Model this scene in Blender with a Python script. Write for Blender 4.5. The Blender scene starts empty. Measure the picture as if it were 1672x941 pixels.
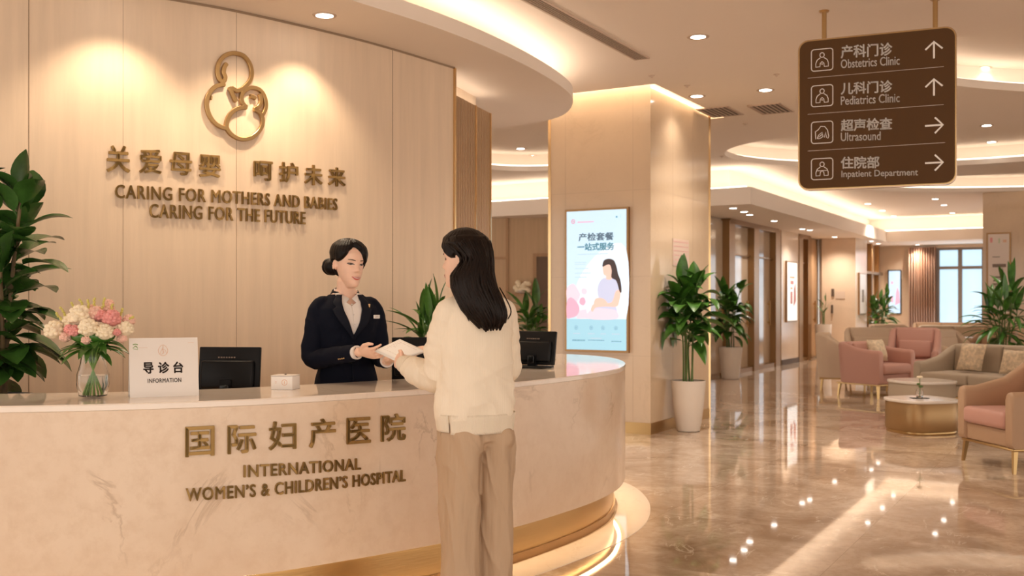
import bpy, bmesh, math, random
from mathutils import noise as mnoise
from mathutils import Vector, Matrix
sc = bpy.context.scene
COL = sc.collection
H = 1.32; F = 1672.0; CX = 836.0; HY = 494.0
# ------------------------------------------------------------------ camera, world, exposure
cd = bpy.data.cameras.new('camera'); cam = bpy.data.objects.new('camera', cd); COL.objects.link(cam)
cam.location = (0, 0, H); cam.rotation_euler = (math.pi/2, 0, 0)
cd.sensor_width = 36; cd.lens = 36; cd.shift_y = 23.5/1672; cd.clip_end = 200
cd.dof.use_dof = True; cd.dof.focus_distance = 4.6; cd.dof.aperture_fstop = 4.0
sc.camera = cam
w = bpy.data.worlds.new('world'); sc.world = w; w.use_nodes = True
w.node_tree.nodes['Background'].inputs[0].default_value = (1, .90, .79, 1)
w.node_tree.nodes['Background'].inputs[1].default_value = 1.9
sc.view_settings.view_transform = 'Standard'; sc.view_settings.look = 'None'
sc.view_settings.exposure = 0.12; sc.view_settings.gamma = 1; sc.view_settings.use_curve_mapping = False
WARM = (1, .80, .60); SOFT = (1, .87, .73)
STRIP = 5.5        # emission of the cove light strips
# downlights (pixel of each fixture, ceiling height, lamp power)
DOWN = [((1140, 60), 3.45, 75), ((1138, 157), 3.45, 8), ((1250, 147), 3.45, 60), ((1605, 111), 3.7, 40),
        ((1598, 183), 3.7, 40), ((1611, 205), 3.7, 30), ((1619, 232), 3.7, 0), ((850, 243), 3.7, 0), ((870, 254), 3.7, 0)]
DOWN += [((x, y), 3.45, p) for x, y, p in [(1417,333,0),(1441,344,80),(1459,353,0),(1468,359,0),(1476,363,90),(1491,370,0),(1499,374,0),
         (1527,325,0),(1541,335,80),(1555,348,0),(1566,357,0),(1576,364,90),(1586,373,0)]]
DOWN += [((x, y), 2.84, p) for x, y, p in [(1197,340,0),(1215,346,20),(1224,351,0),(1264,361,25),(1310,374,0),(1322,376,35),(1363,387,50),(1423,394,0),(1434,398,60),(1498,400,60)]]

def tag(o, label, cat, group=None, kind=None):
    if label: o['label'] = label
    if cat: o['category'] = cat
    if group: o['group'] = group
    if kind: o['kind'] = kind
    return o
R = random.Random(7)
# ------------------------------------------------------------------ materials
MATS = {}
def nd(nt, t, **kw):
    n = nt.nodes.new(t)
    for k, v in kw.items():
        if hasattr(n, k): setattr(n, k, v)
        else: n.inputs[k.replace('_', ' ')].default_value = v
    return n
def mat(name, col, rough=.5, metal=0, spec=.5, emit=None, es=0, trans=0, bump=None, bd=.01, bump2=None, vary=None, coat=0, sheen=0, ior=None, sss=0):
    m = bpy.data.materials.new(name); m.use_nodes = True; nt = m.node_tree; b = nt.nodes['Principled BSDF']; L = nt.links
    b.inputs['Base Color'].default_value = (*col, 1); b.inputs['Roughness'].default_value = rough; b.inputs['Metallic'].default_value = metal
    b.inputs['Specular IOR Level'].default_value = spec; b.inputs['Transmission Weight'].default_value = trans
    b.inputs['Coat Weight'].default_value = coat; b.inputs['Sheen Weight'].default_value = sheen
    if ior: b.inputs['IOR'].default_value = ior
    if sss: b.inputs['Subsurface Weight'].default_value = sss; b.inputs['Subsurface Scale'].default_value = .01; b.inputs['Subsurface Radius'].default_value = (1, .35, .2)
    if emit: b.inputs['Emission Color'].default_value = (*emit, 1); b.inputs['Emission Strength'].default_value = es
    tc = nt.nodes.new('ShaderNodeTexCoord')
    if vary or bump:
        mp = nt.nodes.new('ShaderNodeMapping'); L.new(tc.outputs['Object'], mp.inputs[0])
    if vary:   # (scale xyz, amount)
        mp.inputs['Scale'].default_value = vary[0]
        n = nd(nt, 'ShaderNodeTexNoise', Scale=1.0, Detail=6.0, Roughness=.6); L.new(mp.outputs[0], n.inputs[0])
        r = nt.nodes.new('ShaderNodeValToRGB'); L.new(n.outputs[0], r.inputs[0]); a = vary[1]
        r.color_ramp.elements[0].position = .3; r.color_ramp.elements[1].position = .7
        r.color_ramp.elements[0].color = (*[c*(1-a) for c in col], 1); r.color_ramp.elements[1].color = (*[min(1, c*(1+a)) for c in col], 1)
        L.new(r.outputs[0], b.inputs['Base Color'])
    if bump:   # (scale xyz, strength, kind)
        mb = nt.nodes.new('ShaderNodeMapping'); L.new(tc.outputs['Object'], mb.inputs[0]); mb.inputs['Scale'].default_value = bump[0]
        if len(bump) > 2 and bump[2] == 'wave':
            n = nd(nt, 'ShaderNodeTexWave', Scale=1.0, Distortion=.6)
        else: n = nd(nt, 'ShaderNodeTexNoise', Scale=1.0, Detail=3.0)
        L.new(mb.outputs[0], n.inputs[0]); bp = nd(nt, 'ShaderNodeBump', Strength=bump[1], Distance=bd); bp0 = bp
        L.new(n.outputs[0], bp.inputs['Height']); L.new(bp.outputs[0], b.inputs['Normal'])
        if bump2:   # fine ribs on top: (scale, strength)
            m3 = nt.nodes.new('ShaderNodeMapping'); m3.inputs['Scale'].default_value = bump2[0]; L.new(tc.outputs['Object'], m3.inputs[0])
            w3 = nd(nt, 'ShaderNodeTexWave', Scale=1.0, Distortion=1.2); L.new(m3.outputs[0], w3.inputs[0]); b3 = nd(nt, 'ShaderNodeBump', Strength=bump2[1], Distance=.004)
            L.new(w3.outputs[0], b3.inputs['Height']); L.new(bp.outputs[0], b3.inputs['Normal']); L.new(b3.outputs[0], b.inputs['Normal'])
    MATS[name] = m; return m
def marble(name, base, vein, dark, rough, vs=1.2, amt=.5, tile=None, grout=.7, rot=0, spec=.5, cloud=.5, fine=.35, bands=0):
    m = bpy.data.materials.new(name); m.use_nodes = True; nt = m.node_tree; b = nt.nodes['Principled BSDF']; L = nt.links
    b.inputs['Roughness'].default_value = rough; b.inputs['Specular IOR Level'].default_value = spec
    tc = nt.nodes.new('ShaderNodeTexCoord'); src = tc.outputs['Object']
    mpr = nt.nodes.new('ShaderNodeMapping'); mpr.inputs['Rotation'].default_value = (0, 0, rot); L.new(src, mpr.inputs[0]); src = mpr.outputs[0]
    if tile:   # shift the pattern per tile with the brick colour
        br = nt.nodes.new('ShaderNodeTexBrick'); br.offset = 0; br.inputs['Scale'].default_value = 1; br.inputs['Brick Width'].default_value = tile[0]
        br.inputs['Row Height'].default_value = tile[1]; br.inputs['Mortar Size'].default_value = .0018; br.inputs['Color1'].default_value = (0, 0, 0, 1)
        br.inputs['Color2'].default_value = (1, 1, 1, 1); br.inputs['Bias'].default_value = 0; L.new(src, br.inputs[0])
        sep = nt.nodes.new('ShaderNodeVectorMath'); sep.operation = 'MULTIPLY_ADD'; L.new(br.outputs['Color'], sep.inputs[0]); sep.inputs[1].default_value = (7, 5, 3); L.new(src, sep.inputs[2])
        psrc = sep.outputs[0]
    else: psrc = src
    n1 = nd(nt, 'ShaderNodeTexNoise', Scale=vs*.8, Detail=8.0, Roughness=.62, Distortion=.6); L.new(psrc, n1.inputs[0])
    n2 = nd(nt, 'ShaderNodeTexNoise', Scale=vs, Detail=7.0, Roughness=.58, Distortion=1.1)
    st = nt.nodes.new('ShaderNodeMapping'); st.inputs['Rotation'].default_value = (.3, .9, .5); st.inputs['Scale'].default_value = (1, .45, .8); L.new(psrc, st.inputs[0]); L.new(st.outputs[0], n2.inputs[0])
    # thin veins where the noise crosses 0.5
    s = nd(nt, 'ShaderNodeMath', operation='SUBTRACT'); L.new(n2.outputs[0], s.inputs[0]); s.inputs[1].default_value = .5
    a = nd(nt, 'ShaderNodeMath', operation='ABSOLUTE'); L.new(s.outputs[0], a.inputs[0])
    mr = nt.nodes.new('ShaderNodeMapRange'); L.new(a.outputs[0], mr.inputs[0]); mr.inputs[1].default_value = 0; mr.inputs[2].default_value = .012; mr.inputs[3].default_value = amt; mr.inputs[4].default_value = 0
    n3 = nd(nt, 'ShaderNodeTexNoise', Scale=vs*1.7, Detail=2.0); L.new(psrc, n3.inputs[0])
    mm = nt.nodes.new('ShaderNodeMapRange'); L.new(n3.outputs[0], mm.inputs[0]); mm.inputs[1].default_value = .48; mm.inputs[2].default_value = .62
    vm = nd(nt, 'ShaderNodeMath', operation='MULTIPLY'); L.new(mr.outputs[0], vm.inputs[0]); L.new(mm.outputs[0], vm.inputs[1])
    n4 = nd(nt, 'ShaderNodeTexNoise', Scale=vs*9, Detail=5.0, Roughness=.7); L.new(psrc, n4.inputs[0])
    r = nt.nodes.new('ShaderNodeValToRGB'); L.new(n1.outputs[0], r.inputs[0])
    r.color_ramp.elements[0].position = .5-cloud*.5; r.color_ramp.elements[0].color = (*dark, 1); r.color_ramp.elements[1].position = .5+cloud*.3; r.color_ramp.elements[1].color = (*base, 1)
    mf = nt.nodes.new('ShaderNodeMapRange'); L.new(n4.outputs[0], mf.inputs[0]); mf.inputs[1].default_value = .45; mf.inputs[2].default_value = .7; mf.inputs[4].default_value = fine
    m0 = nt.nodes.new('ShaderNodeMix'); m0.data_type = 'RGBA'; L.new(mf.outputs[0], m0.inputs[0]); L.new(r.outputs[0], m0.inputs[6]); m0.inputs[7].default_value = (*dark, 1)
    m1 = nt.nodes.new('ShaderNodeMix'); m1.data_type = 'RGBA'; L.new(vm.outputs[0], m1.inputs[0]); L.new(m0.outputs[2], m1.inputs[6]); m1.inputs[7].default_value = (*vein, 1)
    out = m1.outputs[2]
    if tile:
        m2 = nt.nodes.new('ShaderNodeMix'); m2.data_type = 'RGBA'; m2.blend_type = 'MULTIPLY'; L.new(br.outputs['Fac'], m2.inputs[0]); L.new(out, m2.inputs[6]); m2.inputs[7].default_value = (grout, grout, grout, 1); out = m2.outputs[2]
    L.new(out, b.inputs['Base Color']); MATS[name] = m; return m
M = {}
M['plaster'] = mat('plaster', (.86, .76, .67), .85, vary=((.5, .5, .5), .015))
M['cove'] = mat('cove_strip', (1, 1, 1), emit=(1, .86, .69), es=STRIP)
M['coveled'] = mat('counter_led', (1, 1, 1), emit=(1, .72, .40), es=15)
M['lamp'] = mat('lamp_disc', (1, 1, 1), emit=(1, .93, .84), es=14)
M['floor'] = marble('floor_marble', (.73, .58, .45), (.90, .77, .63), (.42, .29, .195), .035, 2.3, .8, tile=(1.2, 1.2), grout=.75, rot=.527, spec=.65, cloud=.30, fine=.55)
M['countermarble'] = marble('counter_marble', (.84, .68, .53), (.46, .31, .20), (.72, .54, .39), .2, 1.6, .5, spec=.5, fine=.6)
M['top'] = marble('top_marble', (.92, .83, .74), (.6, .45, .35), (.86, .74, .64), .05, 1.5, .3, spec=.6)
M['panel'] = mat('wall_panel', (.76, .595, .44), .5, vary=((16, 16, 1.1), .055), bump=((60, 60, 5), .08))
M['stone'] = marble('pillar_stone', (.70, .53, .365), (.5, .35, .23), (.64, .48, .335), .12, 1.6, .2, spec=.6, fine=.3)
M['cream'] = mat('cream_wall', (.72, .56, .42), .2, vary=((2, 2, 2), .05))
M['wood'] = mat('warm_wood', (.44, .27, .15), .4, vary=((20, 20, 1.2), .12))
M['woodl'] = mat('light_wood', (.56, .39, .24), .4, vary=((20, 20, 1.2), .08))
M['slat'] = mat('slat_wood', (.46, .29, .16), .45, vary=((30, 30, 1.5), .1))
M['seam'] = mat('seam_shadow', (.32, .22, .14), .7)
M['gold'] = mat('brushed_gold', (.50, .33, .15), .32, 1, bump=((8, 8, 160), .05))
M['goldl'] = mat('bright_brass', (.72, .50, .26), .22, 1)
M['letter'] = mat('gold_letter', (.36, .22, .075), .42, .7)
M['bronze'] = mat('bronze', (.34, .20, .09), .35, .8)
M['signface'] = mat('sign_face', (.098, .046, .015), .6, spec=.2)
M['signedge'] = mat('sign_edge', (.62, .48, .36), .2, .9)
M['white'] = mat('white_print', (.92, .88, .84), .5)
M['whitebox'] = mat('white_gloss', (.86, .81, .77), .3)
M['acrylic'] = mat('tent_card', (.84, .79, .75), .18)
M['black'] = mat('black_plastic', (.005, .005, .006), .4, spec=.2)
M['blackg'] = mat('black_gloss', (.006, .006, .007), .15, spec=.3)
M['ink'] = mat('ink', (.035, .02, .015), .6)
M['inkg'] = mat('ink_grey', (.20, .15, .12), .6)
M['green_ink'] = mat('green_ink', (.18, .32, .06), .6)
M['peach_ink'] = mat('peach_ink', (.75, .48, .33), .6)
M['glass'] = mat('clear_glass', (1, 1, 1), .0, trans=1, ior=1.3)
M['water'] = mat('water', (.97, .98, .95), .0, trans=1, ior=1.2)
M['doorglass'] = mat('door_glass', (.52, .41, .31), .1, spec=.8, vary=((1.2, 1.2, .6), .18))
M['leaf'] = mat('leaf', (.055, .16, .022), .32, vary=((9, 9, 9), .45))
M['leafd'] = mat('leaf_dark', (.035, .10, .018), .25, vary=((7, 7, 7), .5))
M['stemg'] = mat('stem_green', (.10, .17, .04), .5)
M['cane'] = mat('cane', (.17, .11, .05), .6, vary=((30, 30, 8), .3))
M['soil'] = mat('soil', (.03, .02, .012), .95)
M['pot'] = mat('white_pot', (.78, .70, .62), .35)
M['potd'] = mat('dark_pot', (.035, .035, .035), .4)
M['petalc'] = mat('petal_cream', (.90, .78, .58), .7, vary=((40, 40, 40), .1))
M['petalp'] = mat('petal_pink', (.80, .34, .32), .7, vary=((40, 40, 40), .2))
M['petall'] = mat('petal_pale_pink', (.86, .55, .45), .7, vary=((40, 40, 40), .12))
M['bud'] = mat('yellow_bud', (.62, .55, .15), .6)
M['skin'] = mat('skin', (.88, .58, .44), .48, sss=.12, vary=((14, 14, 14), .04))
M['lip'] = mat('lip', (.60, .12, .11), .35)
M['eyew'] = mat('eye_white', (.80, .74, .70), .3)
M['iris'] = mat('iris', (.018, .010, .007), .15)
M['brow'] = mat('brow', (.07, .035, .02), .8)
M['hair'] = mat('hair_black', (.006, .0035, .003), .46, spec=.2, bump=((160, 160, 8), .12))
M['hairb'] = mat('hair_brown', (.008, .0035, .0022), .44, spec=.2, bump=((160, 160, 5), .2))
M['navy'] = mat('navy_wool', (.005, .0065, .015), .8, spec=.12, bump=((25, 25, 25), .12))
M['navyl'] = mat('navy_lapel', (.006, .008, .017), .7, spec=.18)
M['shirt'] = mat('shirt', (.84, .78, .74), .7, bump=((12, 12, 30), .2))
M['knit'] = mat('cream_knit', (.90, .79, .64), .85, bump=((9, 9, 6), .6), bd=.02, bump2=((44, 44, 0), .18), vary=((8, 8, 3), .03))
M['rib'] = mat('cream_rib', (.87, .76, .61), .85, bump=((62, 62, 0), .35, 'wave'))
M['trouser'] = mat('tan_trousers', (.52, .365, .24), .75, bump=((11, 11, 2), 1.0), bd=.035)
M['paper'] = mat('paper', (.88, .85, .82), .6)
M['printline'] = mat('print_line', (.62, .52, .48), .7)
M['pink'] = mat('pink_leather', (.55, .29, .23), .55, bump=((9, 9, 9), .12), sheen=.1)
M['tan'] = mat('tan_leather', (.47, .30, .185), .55, bump=((9, 9, 9), .12))
M['beige'] = mat('beige_fabric', (.46, .37, .275), .8, bump=((9, 9, 9), .15))
M['beiged'] = mat('brown_fabric', (.36, .23, .14), .8)
M['creamf'] = mat('cream_fabric', (.62, .47, .34), .8)
M['cushion'] = mat('cushion_print', (.66, .52, .36), .8, vary=((22, 22, 22), .3))
M['tabletop'] = mat('white_table', (.84, .76, .68), .15)
M['curtain'] = mat('curtain', (.50, .32, .23), .8)
M['sheer'] = mat('window_pane', (.5, .7, .85), .3, emit=(.50, .74, .92), es=1.0)
M['winframe'] = mat('window_frame', (.30, .25, .22), .4)
M['grille'] = mat('grille', (.10, .065, .045), .6)
M['grillef'] = mat('grille_frame', (.62, .48, .38), .6)
M['pic'] = mat('poster_paper', (.80, .70, .64), .4)
def screen(n, c, s=.85): return mat(n, tuple(x*.5 for x in c), .3, emit=c, es=s)
M['scr_sky'] = screen('screen_sky', (.60, .80, .93)); M['scr_band'] = screen('screen_band', (.36, .64, .77)); M['scr_white'] = screen('screen_white', (.76, .86, .95))
M['scr_pink'] = screen('screen_pink', (.80, .42, .55)); M['scr_palepink'] = screen('screen_palepink', (.84, .66, .76)); M['scr_ink'] = screen('screen_ink', (.13, .19, .25), .7)
M['scr_skin'] = screen('screen_skin', (.86, .56, .46)); M['scr_hair'] = screen('screen_hair', (.05, .025, .025), .6); M['scr_soft'] = screen('screen_soft', (.50, .62, .74)); M['scr_rose'] = screen('screen_rose', (.72, .14, .24))
M['scr_icon'] = screen('screen_icon', (.16, .40, .52), .7); M['scr_teal'] = screen('screen_teal', (.10, .28, .36), .7); M['scr_dress'] = screen('screen_dress', (.58, .60, .78))

M['cover'] = mat('recess_cove', (1, 1, 1), emit=(1, .86, .69), es=2.6)
M['stemv'] = mat('cut_stems', (.20, .36, .07), .5)
M['drum'] = mat('bronze_drum', (.42, .27, .13), .42, .75)
M['covep'] = mat('pillar_cove', (1, 1, 1), emit=(1, .84, .62), es=12)
# ------------------------------------------------------------------ mesh builder
INV = {}
class MB:
    def __init__(s): s.v = []; s.f = []; s.m = []; s.mi = 0
    def add(s, vs, fs):
        o = len(s.v); s.v += [tuple(v) for v in vs]; s.f += [tuple(i+o for i in f) for f in fs]; s.m += [s.mi]*len(fs); return s
    def box(s, c, sz, rz=0, bev=0, rx=0, ry=0):
        bm = bmesh.new(); bmesh.ops.create_cube(bm, size=1); bmesh.ops.scale(bm, vec=sz, verts=bm.verts)
        if bev: bmesh.ops.bevel(bm, geom=bm.edges[:], offset=bev, segments=3, affect='EDGES', profile=.5)
        mt = Matrix.Translation(c) @ Matrix.Rotation(rz, 4, 'Z') @ Matrix.Rotation(ry, 4, 'Y') @ Matrix.Rotation(rx, 4, 'X')
        bmesh.ops.transform(bm, matrix=mt, verts=bm.verts); bm.verts.index_update()
        s.add([v.co[:] for v in bm.verts], [[v.index for v in f.verts] for f in bm.faces]); bm.free(); return s
    def rings(s, rs, closed=True, cap=True, loop=False):
        n = len(rs[0]); vs = [p for r in rs for p in r]; fs = []
        K = len(rs)
        for i in range(K if loop else K-1):
            for j in range(n if closed else n-1):
                a = i*n+j; b = i*n+(j+1) % n; i2 = (i+1) % K; c = i2*n+(j+1) % n; d = i2*n+j; fs.append((a, b, c, d))
        if cap and closed and not loop: fs.append(tuple(range(n))[::-1]); fs.append(tuple((K-1)*n+j for j in range(n)))
        return s.add(vs, fs)
    def lathe(s, prof, c=(0, 0, 0), n=32, sx=1, sy=1, cap=True):
        return s.rings([[(c[0]+r*sx*math.cos(2*math.pi*j/n), c[1]+r*sy*math.sin(2*math.pi*j/n), c[2]+z) for j in range(n)] for r, z in prof], cap=cap)
    def tube(s, pts, rad, n=10, ref=None, round_=True):
        pts = [Vector(p) for p in pts]; K = len(pts); rs = []
        if not hasattr(rad, '__len__'): rad = [rad]*K
        rad = [r if hasattr(r, '__len__') else (r, r) for r in rad]
        prev = None
        for i, p in enumerate(pts):
            t = (pts[min(i+1, K-1)]-pts[max(i-1, 0)]).normalized()
            if ref is not None: a = Vector(ref)
            else: a = prev if prev is not None else (Vector((0, 0, 1)) if abs(t.z) < .9 else Vector((1, 0, 0)))
            a = (a-t*a.dot(t)).normalized(); prev = a; b = t.cross(a)
            def ring(k, off): return [p+t*off+(a*math.cos(2*math.pi*j/n)*rad[i][0]+b*math.sin(2*math.pi*j/n)*rad[i][1])*k for j in range(n)]
            rr = min(rad[i])
            if i == 0 and round_: rs += [ring(.35, -rr*.9), ring(.8, -rr*.55)]
            rs.append(ring(1, 0))
            if i == K-1 and round_: rs += [ring(.8, rr*.55), ring(.35, rr*.9)]
        return s.rings(rs)
    def ell(s, c, r, n=16, m=10, axes=None):
        rs = []; A = axes or (Vector((1, 0, 0)), Vector((0, 1, 0)), Vector((0, 0, 1))); c = Vector(c)
        for i in range(m+1):
            t = max(.02, min(.98, i/m))*math.pi
            rs.append([c+A[0]*(r[0]*math.sin(t)*math.cos(2*math.pi*j/n))+A[1]*(r[1]*math.sin(t)*math.sin(2*math.pi*j/n))-A[2]*(r[2]*math.cos(t)) for j in range(n)])
        return s.rings(rs)
    def prism(s, poly, z0, z1):
        n = len(poly); vs = [(p[0], p[1], z0) for p in poly]+[(p[0], p[1], z1) for p in poly]
        fs = [(i, (i+1) % n, n+(i+1) % n, n+i) for i in range(n)]+[tuple(range(n))[::-1], tuple(range(n, 2*n))]
        return s.add(vs, fs)
    def build(s, name, material, parent=None, smooth=True, local=False, kind=None, mods=(), ang=40):
        me = bpy.data.meshes.new(name)
        vs = s.v
        if parent is not None and not local and parent.name in INV:
            im = INV[parent.name]; vs = [tuple(im @ Vector(v)) for v in vs]
        me.from_pydata(vs, [], s.f)
        for mm in (material if isinstance(material, (list, tuple)) else [material]): me.materials.append(mm)
        if isinstance(material, (list, tuple)): me.polygons.foreach_set('material_index', s.m)
        bm = bmesh.new(); bm.from_mesh(me); bmesh.ops.recalc_face_normals(bm, faces=bm.faces[:]); bm.to_mesh(me); bm.free()
        if smooth:
            me.polygons.foreach_set('use_smooth', [True]*len(me.polygons)); me.set_sharp_from_angle(angle=math.radians(ang))
        o = bpy.data.objects.new(name, me); COL.objects.link(o)
        if parent is not None:
            o.parent = parent
            if parent.name in INV: INV[o.name] = INV[parent.name]
        if kind: o['kind'] = kind
        for mk in mods: mk(o)
        return o
def empty(name, loc=(0, 0, 0), rz=0, label=None, cat=None, group=None):
    o = bpy.data.objects.new(name, None); COL.objects.link(o); o.location = loc; o.rotation_euler = (0, 0, rz); o.empty_display_size = .1
    INV[o.name] = (Matrix.Translation(loc) @ Matrix.Rotation(rz, 4, 'Z')).inverted()
    return tag(o, label, cat, group)
def dup(o, parent=None, loc=None, rz=None, label=None, group=None):
    c = o.copy(); COL.objects.link(c); c.parent = parent
    if loc is not None: c.location = loc
    if rz is not None: c.rotation_euler = (0, 0, rz)
    if label: c['label'] = label
    if group: c['group'] = group
    for ch in list(o.children): dup(ch, c)
    return c
def subsurf(n):
    def f(o): m = o.modifiers.new('sub', 'SUBSURF'); m.levels = n; m.render_levels = n
    return f
def remesh(vox, sm=6, fac=.6):
    def f(o):
        m = o.modifiers.new('r', 'REMESH'); m.mode = 'VOXEL'; m.voxel_size = vox; m.use_smooth_shade = True
        if sm: s2 = o.modifiers.new('s', 'SMOOTH'); s2.factor = fac; s2.iterations = sm
        dg = bpy.context.evaluated_depsgraph_get(); dg.update(); me = bpy.data.meshes.new_from_object(o.evaluated_get(dg))
        o.modifiers.clear(); o.data = me; me.polygons.foreach_set('use_smooth', [True]*len(me.polygons))
    return f
def folds(fn):
    def f(o):
        me = o.data; me.update(); ns = [v.normal.copy() for v in me.vertices]
        for v, n_ in zip(me.vertices, ns): v.co += n_*fn(v.co)
        me.update()
    return f
def ridge(p, k=3.0): return max(0.0, 1-abs(mnoise.noise(p))*k)**2
def W(px, py, Y): return Vector(((px-CX)/F*Y, Y, H-(py-HY)/F*Y))
def onz(px, py, z):
    Y = (z-H)*F/(HY-py); return Vector(((px-CX)/F*Y, Y, z))
def catmull(P, n=8, closed=False):
    P = [Vector(p) for p in P]; out = []; K = len(P)
    for i in range(K if closed else K-1):
        if closed: a, b, c, d = P[(i-1) % K], P[i], P[(i+1) % K], P[(i+2) % K]
        else: a, b, c, d = P[max(i-1, 0)], P[i], P[i+1], P[min(i+2, K-1)]
        for j in range(n):
            t = j/n; out.append(.5*((2*b)+(c-a)*t+(2*a-5*b+4*c-d)*t*t+(3*b-3*c+d-a)*t**3))
    if not closed: out.append(P[-1])
    return out
class Curve:
    def __init__(s, pts):
        s.p = [Vector((q[0], q[1])) for q in pts]; s.s = [0]
        for a, b in zip(s.p, s.p[1:]): s.s.append(s.s[-1]+(b-a).length)
        s.L = s.s[-1]
    def at(s, t):
        t = max(0, min(s.L-1e-6, t)); lo, hi = 0, len(s.s)-1
        while hi-lo > 1:
            m = (lo+hi)//2
            if s.s[m] <= t: lo = m
            else: hi = m
        k = (t-s.s[lo])/(s.s[lo+1]-s.s[lo]); p = s.p[lo].lerp(s.p[lo+1], k)
        def T(i): i = max(0, min(len(s.p)-1, i)); return (s.p[min(i+1, len(s.p)-1)]-s.p[max(i-1, 0)]).normalized()
        tn = T(lo).lerp(T(lo+1), k).normalized()
        return p, tn, Vector((tn.y, -tn.x))       # point, tangent, normal to the right-hand side (towards camera)
    def hit(s, px):
        for i in range(len(s.p)-1):
            a = s.p[i].x/s.p[i].y*F+CX if s.p[i].y > .1 else -1e9; b = s.p[i+1].x/s.p[i+1].y*F+CX if s.p[i+1].y > .1 else -1e9
            if (a-px)*(b-px) <= 0 and a != b: return s.s[i]+(s.s[i+1]-s.s[i])*(px-a)/(b-a)
        raise ValueError(px)
    def offset(s, d, t0=0, t1=None, n=80):
        t1 = s.L if t1 is None else t1; out = []
        for i in range(n+1): p, tn, no = s.at(t0+(t1-t0)*i/n); out.append(p+no*d)
        return out
    def w3(s, t, off, z): p, tn, no = s.at(t); q = p+no*off; return Vector((q.x, q.y, z))
def strip_wall(mb, c, d0, d1, z0, z1, t0=0, t1=None, n=80):
    A = c.offset(d0, t0, t1, n); B = c.offset(d1, t0, t1, n)
    return mb.rings([[(a.x, a.y, z0), (a.x, a.y, z1), (b.x, b.y, z1), (b.x, b.y, z0)] for a, b in zip(A, B)])
def fill2d(polys, z0, z1, name, m, parent=None, kind=None):
    cu = bpy.data.curves.new(name, 'CURVE'); cu.dimensions = '2D'; cu.fill_mode = 'BOTH'; cu.extrude = (z1-z0)/2
    for p in polys:
        sp = cu.splines.new('POLY'); sp.points.add(len(p)-1); sp.use_cyclic_u = True
        for i, q in enumerate(p): sp.points[i].co = (q[0], q[1], 0, 1)
    t = bpy.data.objects.new('t', cu); COL.objects.link(t); dg = bpy.context.evaluated_depsgraph_get(); dg.update()
    me = bpy.data.meshes.new_from_object(t.evaluated_get(dg)); bpy.data.objects.remove(t); bpy.data.curves.remove(cu)
    mb = MB(); mb.add([(v.co.x, v.co.y, v.co.z+(z0+z1)/2) for v in me.vertices], [tuple(p.vertices) for p in me.polygons]); bpy.data.meshes.remove(me)
    return mb.build(name, m, parent, smooth=False, kind=kind)
TC = {}
def text_geo(body):
    if body in TC: return TC[body]
    cu = bpy.data.curves.new('t', 'FONT'); cu.body = body; cu.size = 1; cu.extrude = .5; cu.resolution_u = 3; cu.space_character = 1.1 if body[0] < 'z' and body == body.upper() else 1.0
    t = bpy.data.objects.new('t', cu); COL.objects.link(t); dg = bpy.context.evaluated_depsgraph_get(); dg.update()
    me = bpy.data.meshes.new_from_object(t.evaluated_get(dg)); V = [v.co.copy() for v in me.vertices]; Fs = [tuple(p.vertices) for p in me.polygons]
    bpy.data.objects.remove(t); bpy.data.curves.remove(cu); bpy.data.meshes.remove(me)
    xs = [v.x for v in V]; ys = [v.y for v in V]; x0, x1, y0, y1 = min(xs), max(xs), min(ys), max(ys)
    TC[body] = ([((v.x-x0)/(x1-x0), (v.y-y0)/(y1-y0), v.z+.5) for v in V], Fs, (x1-x0)/(y1-y0)); return TC[body]
def text(mb, body, fn, w_, h_, bold=0):
    """fn(u,v,d): u along 0..w_, v up 0..h_, d depth 0..1 -> world point; bold = extra stroke width in the same unit as w_"""
    V, Fs, _ = text_geo(body); b = bold/2
    offs = [(0, 0)] if not bold else [(b*math.cos(k*math.pi/3), b*math.sin(k*math.pi/3)) for k in range(6)]+[(0, 0)]
    for dx, dy in offs:
        mb.add([fn(b+x*(w_-bold)+dx, b+y*(h_-bold)+dy, d) for x, y, d in V], Fs)
    return mb
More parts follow.
